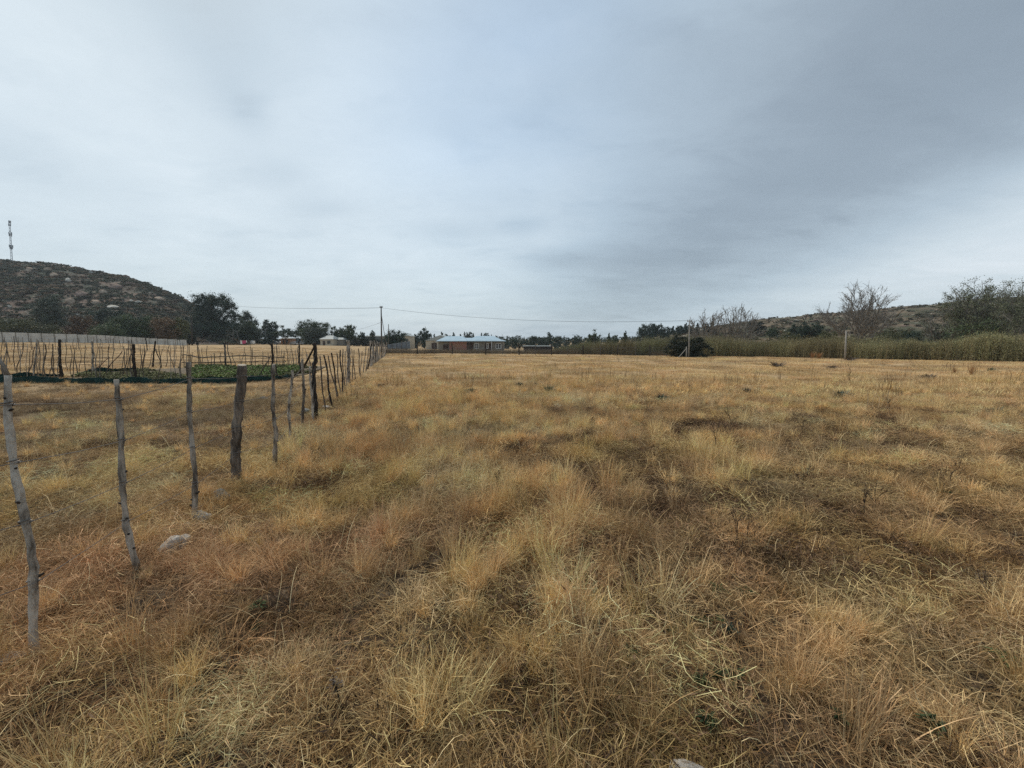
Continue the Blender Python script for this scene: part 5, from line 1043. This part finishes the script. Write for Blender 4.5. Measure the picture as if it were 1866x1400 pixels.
def small_house(px0, px1, py_ev, py_rg, Y, wallm, roofm, label, D=7, gable=True, win=True, name='house'):
    fl, fr = foot(px0, Y), foot(px1, Y); W = fr[0] - fl[0]; zb = min(fl[2], fr[2]) - .4; ev = at((px0 + px1) / 2, py_ev, Y)[2] - zb; rg = at((px0 + px1) / 2, py_rg, Y)[2] - zb
    e = empty(name, (fl[0], Y, zb), label, 'house'); b = MB(); b.box(0, W, 0, D, 0, ev); b.obj('wall', M[wallm], e); b = MB()
    if gable: v = [(-.4, -.4, ev), (W + .4, -.4, ev), (W + .4, D + .4, ev), (-.4, D + .4, ev), (W / 2, -.4, rg), (W / 2, D + .4, rg)]; b.add(v, [(0, 4, 5, 3), (1, 2, 5, 4), (0, 1, 4), (2, 3, 5), (0, 3, 2, 1)])
    else: v = [(-.4, -.4, ev), (W + .4, -.4, ev), (W + .4, D + .4, ev), (-.4, D + .4, ev), (W * .25, D / 2, rg), (W * .75, D / 2, rg)]; b.add(v, [(0, 1, 5, 4), (1, 2, 5), (2, 3, 4, 5), (3, 0, 4), (0, 3, 2, 1)])
    b.v = [v + [0, 0, .01] for v in b.v]; b.obj('roof', M[roofm], e)
    if win:
        b = MB(); b.box(W * .55, W * .8, -.06, .02, ev * .4, ev * .8); w_ = b.obj('window', M['glass'], e)
        b = MB(); b.box(W * .2, W * .38, -.06, .02, 0, ev * .78); b.obj('door', M['door_brown'], e)
    return e
small_house(776, 829, 621, 611, 150, 'cream', 'roof_grey', 'pale house with a grey green gabled roof behind the blue roofed one', 11)
small_house(731, 748, 613, 609, 152, 'cream', 'roof_grey', 'small cream house half hidden by the dark round tree', 7)
small_house(584, 607, 618.5, 611.5, 172, 'cream', 'roof_grey', 'small pale house with a low hipped roof between two green trees', 8, False)
small_house(607, 625, 619, 615, 176, 'block', 'roof_grey', 'low grey roofed annex right of the small pale house', 7, False, False, 'shed')
small_house(512, 529, 617, 615, 188, 'orange', 'roof_grey', 'orange walled hut under the flat topped tree', 5, False, True, 'hut')
small_house(664, 694, 613, 611, 200, 'block', 'roof_grey', 'wide grey shed behind the corner power pole', 9, False, False, 'shed')
def shed():
    Y = 92; fl, fr = foot(955, Y), foot(1004, Y); W = fr[0] - fl[0]; zb = min(fl[2], fr[2]) - .2; h = at(980, 631.5, Y)[2] - zb; e = empty('shed', (fl[0], Y, zb), 'long low dark shed right of the blue roofed house', 'shed'); b = MB(); b.box(0, W, 0, 4, 0, h); b.obj('wall', M['shed'], e); b = MB(); b.box(-.2, W + .2, -.25, 4.2, h + .002, h + .12); b.obj('roof', M['roof_grey'], e)
    b = MB()
    for i in range(1, 9): b.box(W * i / 9 - .06, W * i / 9 + .06, -.06, -.003, 0, h - .02)
    b.obj('batten', M['bark_dark'], e)
shed()
def net_house():
    Y = 112; fl, fr = foot(706, Y), foot(741, Y); W = fr[0] - fl[0]; zb = fl[2]; h = at(722, 622, Y)[2] - zb; e = empty('net_house', fl, 'low shelter of faded grey shade cloth below the cream gable', 'shelter')
    b = MB(); b.add([(0, 0, 0), (W, 0, 0), (W, 4, 0), (0, 4, 0), (0, 0, h * .6), (W, 0, h * .95), (W, 4, h), (0, 4, h * .65)], [(0, 1, 5, 4), (1, 2, 6, 5), (2, 3, 7, 6), (3, 0, 4, 7), (4, 5, 6, 7)]); b.obj('cloth', M['netting'], e)
    for i in range(5): b = MB(); b.tube([(W * i / 4, -.06, -.2), (W * i / 4, -.06, h * (.62 + .09 * i))], .06, 5); b.obj('post', M['pole'], e)
net_house()

# ------------------------------------------------------------------ parked cars and small things under the far trees
M['car_white'] = material('white_car_paint', [(.66, .67, .68), (.74, .75, .76)], 1, 2, .3, spec=.5)
M['car_silver'] = material('silver_car_paint', [(.42, .43, .44), (.50, .51, .52)], 1, 2, .3, spec=.5)
M['tyre'] = material('tyre_rubber', [(.015, .015, .015), (.03, .03, .03)], 4, 2, .9)
def car(px, Y, paint, label, long=4.3, hgt=1.5, rot=0.0):
    f = foot(px, Y); e = empty('parked_car', f, label, 'car', 'cars parked under the far trees'); e.rotation_euler = (0, 0, rot); b = MB(); L2 = long / 2
    prof = [(-L2, .35), (-L2, .85), (-L2 * .62, .95), (-L2 * .35, hgt * .97), (L2 * .45, hgt), (L2 * .8, .98), (L2, .88), (L2, .35)]; n = len(prof)
    v = [(x, -.85 + (.12 if z > 1.2 else 0), z) for x, z in prof] + [(x, .85 - (.12 if z > 1.2 else 0), z) for x, z in prof]
    b.add(v, [tuple(range(n)), tuple(range(2 * n - 1, n - 1, -1))] + [(i, i + n, (i + 1) % n + n, (i + 1) % n) for i in range(n)]); b.obj('body', M[paint], e)
    b = MB(); b.add([(-L2 * .55, -.90, .98), (L2 * .68, -.90, 1.0), (L2 * .42, -.78, hgt - .1), (-L2 * .33, -.78, hgt - .12), (-L2 * .55, -.87, .98), (L2 * .68, -.87, 1.0), (L2 * .42, -.75, hgt - .1), (-L2 * .33, -.75, hgt - .12)], [(0, 1, 2, 3), (7, 6, 5, 4), (0, 4, 5, 1), (1, 5, 6, 2), (2, 6, 7, 3), (3, 7, 4, 0)]); b.obj('window', M['glass'], e)
    for sx in (-.62, .62):
        for sy in (-.86, .72): b = MB(); b.tube([(L2 * sx, sy - .04, .33), (L2 * sx, sy + .16, .33)], .33, 12); b.obj('wheel', M['tyre'], e)
car(499, 186, 'car_silver', 'silver car at the left of the parked cars, under the flat topped tree', rot=.4); car(507, 192, 'car_white', 'white car half behind the silver one', rot=.1)
car(545, 184, 'car_white', 'white van behind the dark garden post, nose to the right', 4.6, 1.85, .1); car(537, 187, 'car_silver', 'silver car just left of the white van', rot=3.0)
# tank, laundry
f = foot(461, 165); e = empty('water_tank', f, 'white square water tank on a stand beneath the grey green gum tree', 'tank'); b = MB(); b.box(-.65, .65, -.5, .5, .6, 1.7); b.obj('tank', M['white'], e)
for sx in (-.5, .5):
    for sy in (-.4, .4): b = MB(); b.tube([(sx, sy, -.1), (sx, sy, .6)], .06, 5); b.obj('leg', M['pole'], e)
M['pink'] = material('pink_cloth', [(.42, .05, .12), (.60, .10, .20)], 3, 3, .9)
f = foot(444, 150); e = empty('washing_line', f, 'washing line hung with pink and white cloths below the biggest trees', 'washing line')
for x in (-1.6, 1.6): b = MB(); b.tube([(x, 0, -.2), (x, 0, 1.9)], .05, 6); b.obj('post', M['pole'], e)
b = MB(); b.tube([(-1.6, 0, 1.8), (0, 0, 1.72), (1.6, 0, 1.8)], .015, 4); b.obj('line', M['wire'], e)
for i, (x0, x1, zt, zb_, mt) in enumerate([(-1.2, -.55, 1.75, .4, 'white'), (-.5, .3, 1.72, .5, 'pink'), (.25, 1.0, 1.75, .7, 'pink'), (1.02, 1.3, 1.75, 1.0, 'white')]):
    b = MB(); n = 8; xs = np.linspace(x0, x1, n); V = []
    for z_ in (zt, (zt + zb_) / 2, zb_): V += [(x, .04 * math.sin(x * 9 + z_) + (.0 if z_ == zt else .03), z_) for x in xs]
    V2 = [(x, y + .02, z) for x, y, z in V]; Fc = [(r_ * n + j, r_ * n + j + 1, (r_ + 1) * n + j + 1, (r_ + 1) * n + j) for r_ in range(2) for j in range(n - 1)]
    b.add(V + V2, Fc + [tuple(q + 3 * n for q in f_[::-1]) for f_ in Fc]); b.obj('cloth', M[mt], e)

# ------------------------------------------------------------------ boundary mesh fence across the field and the sapling thicket
bl = [(703, 646), (733, 645.5), (761, 645.5), (792, 645.5), (824, 645.5), (855, 646), (885, 646), (916, 646.5), (946, 647), (976, 647), (1005, 647), (1034, 647), (1062, 647), (1094, 648), (1125, 648), (1158, 649), (1184, 649), (1214, 650)]
o0 = gnd(*bl[0]); e = empty('boundary_fence', o0, 'wire mesh boundary fence crossing the far end of the field', 'fence'); FP = [gnd(*p) for p in bl]
for i, p in enumerate(FP):
    hh = 1.75 + .25 * (i % 2) + (.3 if i in (6,) else 0); b = MB(); b.tube([p - o0 - [0, 0, .3], p - o0 + [rp.normal(0, .04), 0, hh * .5], p - o0 + [rp.normal(0, .06), 0, hh]], (.10 if i % 2 == 0 else .05), 6); b.obj('post', M['bark_dark' if i % 2 == 0 else 'pole'], e)
b = MB()
for z_ in (.15, .4, .65, .9, 1.15, 1.4): b.tube(np.array(FP) - o0 + [0, 0, z_], .012, 3, False)
b.obj('wire', M['darkwire'], e)
b = MB()
for i in range(len(FP) - 1):
    for q in np.arange(0, 1, .07): p = FP[i] * (1 - q) + FP[i + 1] * q - o0; b.tube([p + [0, 0, .05], p + [0, 0, 1.4]], .005, 3, False)
b.obj('mesh_wire', M['darkwire'], e)

def saplings(name, label, path, depth, hpx, n, cols, seed, leafn=16, hs=1.0):
    """thicket of thin upright stems; path = pixel feet along its front edge"""
    r = np.random.default_rng(seed); P = np.array([gnd(*p) for p in path]); k = r.uniform(0, len(P) - 1, n); Q = np.stack([np.interp(k, range(len(P)), P[:, c]) for c in range(2)], 1)
    d = r.random(n) ** 1.3 * depth; dirv = Q / np.linalg.norm(Q, axis=1, keepdims=True); Q = Q + dirv * d[:, None]
    px = 933 + F * Q[:, 0] / (Q[:, 1] * math.cos(PITCH)); hp = np.interp(k, range(len(P)), hpx)
    Z = ground_z(Q[:, 0], Q[:, 1]); zt = np.array([at(933, y, q[1])[2] for y, q in zip(hp, Q)]); H = np.maximum(zt - Z, .5) * (.42 + .60 * r.random(n) ** .8) * hs * (.62 + .80 * fbm(Q[:, 0], Q[:, 1], 4, 3, seed, 1))
    var = [None] * 4
    for v_ in range(4):
        b = MB(); rr = np.random.default_rng(seed + v_)
        for s_ in range(7):
            x, y = rr.normal(0, .18, 2); lx, ly = rr.normal(0, .10, 2); hh = rr.uniform(.7, 1)
            pt = lambda z: np.array([x + lx * z, y + ly * z, z])
            sd_ = np.array([.006, .003, 0]); b.add([pt(0) - sd_, pt(0) + sd_, pt(hh) + sd_ * .3, pt(hh) - sd_ * .3], [(0, 1, 2, 3)], .12)
            for j in range(leafn):
                z = hh * rr.uniform(.12, 1) ; p = pt(z) + rr.normal(0, .035, 3); a = rr.normal(0, 1, 3); a[2] = abs(a[2]) + .6; a /= np.linalg.norm(a); c = np.cross(a, rr.normal(0, 1, 3)); c /= np.linalg.norm(c); L_ = rr.uniform(.03, .06)
                b.add([p, p + c * .010 + a * L_ * .5, p + a * L_, p - c * .010 + a * L_ * .5], [(0, 1, 2, 3)], rr.uniform(.3, .95))
        V = np.concatenate(b.v); me = bpy.data.meshes.new('sapling_stems'); me.from_pydata(V.tolist(), [], b.f); a_ = me.attributes.new('blade', 'FLOAT', 'POINT'); a_.data.foreach_set('value', np.concatenate(b.c).astype(np.float32)); me.materials.append(M['grass']); var[v_] = bpy.data.objects.new('sapling_stems', me)
    c = np.array(cols)[r.integers(0, len(cols), n)] * np.exp(r.normal(0, .22, (n, 1)))
    c = c * (.55 + 1.0 * fbm(Q[:, 0], Q[:, 1], 2.6, 3, 90 + seed, 4))[:, None]; br = (fbm(Q[:, 0], Q[:, 1], 6, 2, 13, seed) > .56)[:, None] * .45; c = c * (1 - br) + np.array([.21, .165, .105]) * br
    wx = r.uniform(1.2, 2.2, n)
    return scatter(name, np.column_stack([Q, Z - .05]), np.column_stack([wx, wx, H]), r.uniform(0, 6.28, n), c, var, label, 'thicket', seed=seed)
saplings('sapling_thicket', 'dense green thicket of thin upright saplings along the right edge of the field', [(1225, 649), (1300, 650), (1400, 651), (1500, 653), (1600, 655), (1700, 657), (1800, 659), (1900, 661), (2000, 663)], 9, [616, 616, 616, 616, 616, 615, 613, 612, 612], 7500, [(.215, .22, .12), (.27, .26, .15), (.165, .17, .10), (.32, .28, .17)], 41)
saplings('sapling_thicket', 'lower grey green thicket of saplings left of the juniper bush', [(1010, 645), (1062, 646), (1100, 647), (1150, 648), (1200, 648), (1260, 649)], 14, [634, 622, 620, 617, 614, 613], 2600, [(.20, .21, .11), (.25, .24, .14), (.16, .16, .10)], 55)
saplings('grey_undergrowth', 'low grey brown bare undergrowth along the boundary fence', [(700, 645), (800, 644.5), (900, 645), (1000, 646), (1080, 646), (1230, 649)], 13, [633, 636, 636, 636, 634, 638], 3000, [(.16, .135, .105), (.20, .165, .12), (.13, .115, .09)], 66, leafn=8)

# ------------------------------------------------------------------ single plants in the field
def tussock(px, py, wpx, hpx, mt, label, cat='shrub', name='shrub', seed=0, kind='bush'):
    f = gnd(px, py); k = f[1] / F; W, H = wpx * k, hpx * k; r = np.random.default_rng(900 + seed); e = empty(name, f, label, cat)
    b = MB(); n = 60
    for i in range(n):
        a = r.uniform(0, 6.28); q = r.uniform(0, .5) ; l_ = H * r.uniform(.6, 1.05); d = np.array([math.cos(a) * q, math.sin(a) * q, 1]); d /= np.linalg.norm(d); p0 = np.array([math.cos(a), math.sin(a), 0]) * W * .18 * r.random()
        p2 = p0 + d * l_; p2[0] *= 1 + .3 * W / H; s_ = np.array([-math.sin(a), math.cos(a), 0]) * max(.004, W * .012)
        m_ = (p0 + p2) / 2 + [0, 0, .08 * H]; b.add([p0 - s_, p0 + s_, m_ + s_, p2, m_ - s_], [(0, 1, 2, 4), (4, 2, 3)], r.random())
    b.obj('stems', FM[mt], e, attr='leaf')
    if kind == 'bush': b = MB(); leaves(b, (0, 0, H * .35), (W * .5, W * .4, H * .38), 420, max(.010, k * .6), r, 16, hollow=.1, tone=.75); b.obj('foliage', FM[mt], e, attr='leaf')
    return e
SH = [(1001, 716, 32, 22, 'olive', 'dark green shrub in mid field left of centre right, widest of the centre ones'), (945, 706, 22, 15, 'grey', 'small grey green shrub in mid field next to the dark green one'), (848, 803, 56, 30, 'grey', 'grey green low shrub among the tall golden grass'),
 (1530, 724, 60, 18, 'grey', 'wide grey shrub with thin stems in the right mid field'), (1415, 669, 44, 14, 'brown', 'grey brown shrub near the right thicket'), (1517, 673, 26, 10, 'brown', 'small brown shrub in the far right field'),
 (1806, 678, 22, 12, 'olive', 'dark low shrub at the far right of the field'), (1550, 657, 36, 9, 'brown', 'flat grey brown shrub at the foot of the short pole'), (694, 706, 22, 10, 'brown', 'small dark shrub beside the fence line'),
 (1362, 716, 30, 14, 'brown', 'brown shrub in the centre right field'), (1205, 730, 50, 16, 'grey', 'flat grey green shrub right of centre in the field'), (1690, 690, 44, 12, 'brown', 'flat reddish brown shrub in the far right field'), (860, 716, 36, 12, 'olive', 'flat olive shrub in mid field left of the dark green one'), (1810, 756, 60, 20, 'grey', 'low dull shrub in the right field near the photo edge'), (695, 790, 30, 20, 'grey', 'low grey shrub right of the dark fence post')]
for i, s_ in enumerate(SH): s_ = list(s_); s_[3] *= .8; s_[4] = {'olive': 'willow'}.get(s_[4], s_[4]); tussock(*s_, seed=i)
tussock(1770, 684, 14, 24, 'orange', 'tall orange tuft of grass standing alone in the far right field', 'tuft', 'grass_tuft', 60, 'grass'); tussock(1739, 681, 10, 12, 'orange', 'short orange tuft left of the tall orange one', 'tuft', 'grass_tuft', 61, 'grass')
for i, (a, y) in enumerate([(1402, 650), (1420, 651), (1480, 653), (1492, 654)]): tussock(a, y, 18, 14, 'orange', ['leftmost orange brown tuft at the thicket foot', 'orange brown tuft second from the left at the thicket foot', 'left one of two orange tufts near the short pole', 'right one of two orange tufts near the short pole'][i], 'tuft', 'grass_tuft', 70 + i, 'grass')
M['weed'] = material('dead_weed_stem', [(.035, .024, .018), (.085, .058, .042)], 12, 3, .95)
def dead_weed(px, py, hpx, label, seed, spread=.45):
    f = gnd(px, py); k = f[1] / F; H = hpx * k; r = np.random.default_rng(seed); b = MB(); h2 = MB()
    def gr(p, d, l_, rad, lev):
        q = p + d * l_; b.tube([p, (p + q) / 2 + r.normal(0, .04 * l_, 3), q], [rad, rad * .8, rad * .6], 5 if lev == 0 else 3, False)
        if lev == 3:
            for _ in range(3): u = q + r.normal(0, .012, 3); s_ = r.uniform(.003, .008); h2.add([u + [s_, 0, 0], u + [0, s_, 0], u + [-s_, 0, 0], u + [0, -s_, s_]], [(0, 1, 2), (0, 2, 3)], r.random())
            return
        for _ in range(3):
            a = r.normal(0, spread, 3); nd_ = d + a; nd_[2] = abs(nd_[2]) + .2; nd_ /= np.linalg.norm(nd_); gr(p + (q - p) * r.uniform(.5, 1), nd_, l_ * r.uniform(.45, .75), rad * .6, lev + 1)
    gr(np.zeros(3) - [0, 0, .03], np.array([r.normal(0, .1), r.normal(0, .1), 1.0]), H * .55, max(.004, H * .012), 0)
    e = empty('dead_weed', f, label, 'weed'); b.obj('stems', M['weed'], e); h2.obj('seed_heads', FM['brown'], e, attr='leaf')
for i, (a, y, h_, lb) in enumerate([(1337, 995, 95, 'dark dead weed with a forked stem in the right foreground'), (1362, 990, 70, 'thinner dead weed leaning right beside the forked one'), (1575, 945, 78, 'bushy dark dead weed in the dark patch right of centre'), (1590, 935, 60, 'smaller dead weed right behind the bushy dark one'),
    (1732, 890, 66, 'dead weed with a wide head near the right dark hollow'), (1710, 880, 56, 'dead weed just left of the wide headed one'), (1462, 800, 46, 'dead weed standing in mid right field'), (1330, 790, 52, 'spindly dead weed in the middle right of the field'), (1305, 825, 60, 'broad dead weed at the upper edge of the dark patches'), (1465, 900, 60, 'dead weed between the dark patches'), (1620, 760, 40, 'far dead weed on the right'), (1790, 1110, 90, 'dead weed at the right foreground edge'), (625, 1290, 70, 'lone dark weed stem in the left foreground'), (903, 905, 50, 'thin dead stem in the middle of the golden grass'), (1255, 730, 36, 'small dead weed in the centre right field'), (1548, 705, 36, 'tall thin dead stems on the wide grey shrub')]):
    dead_weed(a, y, h_, lb, 50 + i, .45 if i not in (12, 13) else .15)
def green_plant(px, py, wpx, col, label, seed, n=40, tall=.5):
    f = gnd(px, py); k = np.linalg.norm(f - [0, 0, CAMH]) / F; W = wpx * k * .62; r = np.random.default_rng(seed); b = MB()
    for i in range(n):
        a = r.uniform(0, 6.28); q = W * .5 * r.uniform(.4, 1); up = W * tall * r.uniform(.3, 1); d = np.array([math.cos(a), math.sin(a), 0]); s_ = np.array([-d[1], d[0], 0]) * W * r.uniform(.03, .06)
        p1 = d * q * .5 + [0, 0, up * .9]; p2 = d * q + [0, 0, up * .7]; b.add([[0, 0, 0], p1 - s_ + [0, 0, .004], p2, p1 + s_ + [0, 0, .004], p1 - [0, 0, .004]], [(0, 1, 4), (1, 2, 4), (0, 4, 3), (4, 2, 3)], r.random())
    e = empty('green_weed', f + [0, 0, .03], label, 'weed'); b.obj('leaves', FM[col], e, attr='leaf')
for i, (a, y, w_, c_, lb) in enumerate([(1328, 1165, 48, 'grey', 'blue green weed rosette in the right foreground'), (1275, 1262, 50, 'olive', 'dark green weed at the bottom right of centre'), (1310, 1250, 36, 'mid', 'small green weed right of the dark green one'), (1700, 1345, 56, 'mid', 'green weed in the bottom right corner grass'), (1660, 1112, 36, 'mid', 'little green weed right of the pale tufts'), (962, 1190, 34, 'mid', 'small green weed in the centre foreground'), (1236, 1270, 30, 'mid', 'tiny green weed at the foot of the golden tufts'), (1290, 1340, 60, 'mid', 'broad green weed near the bottom of the photo'), (1530, 1330, 44, 'mid', 'green weed among matted grass at the bottom')]):
    green_plant(a, y, w_, c_, lb, 30 + i)
b = None
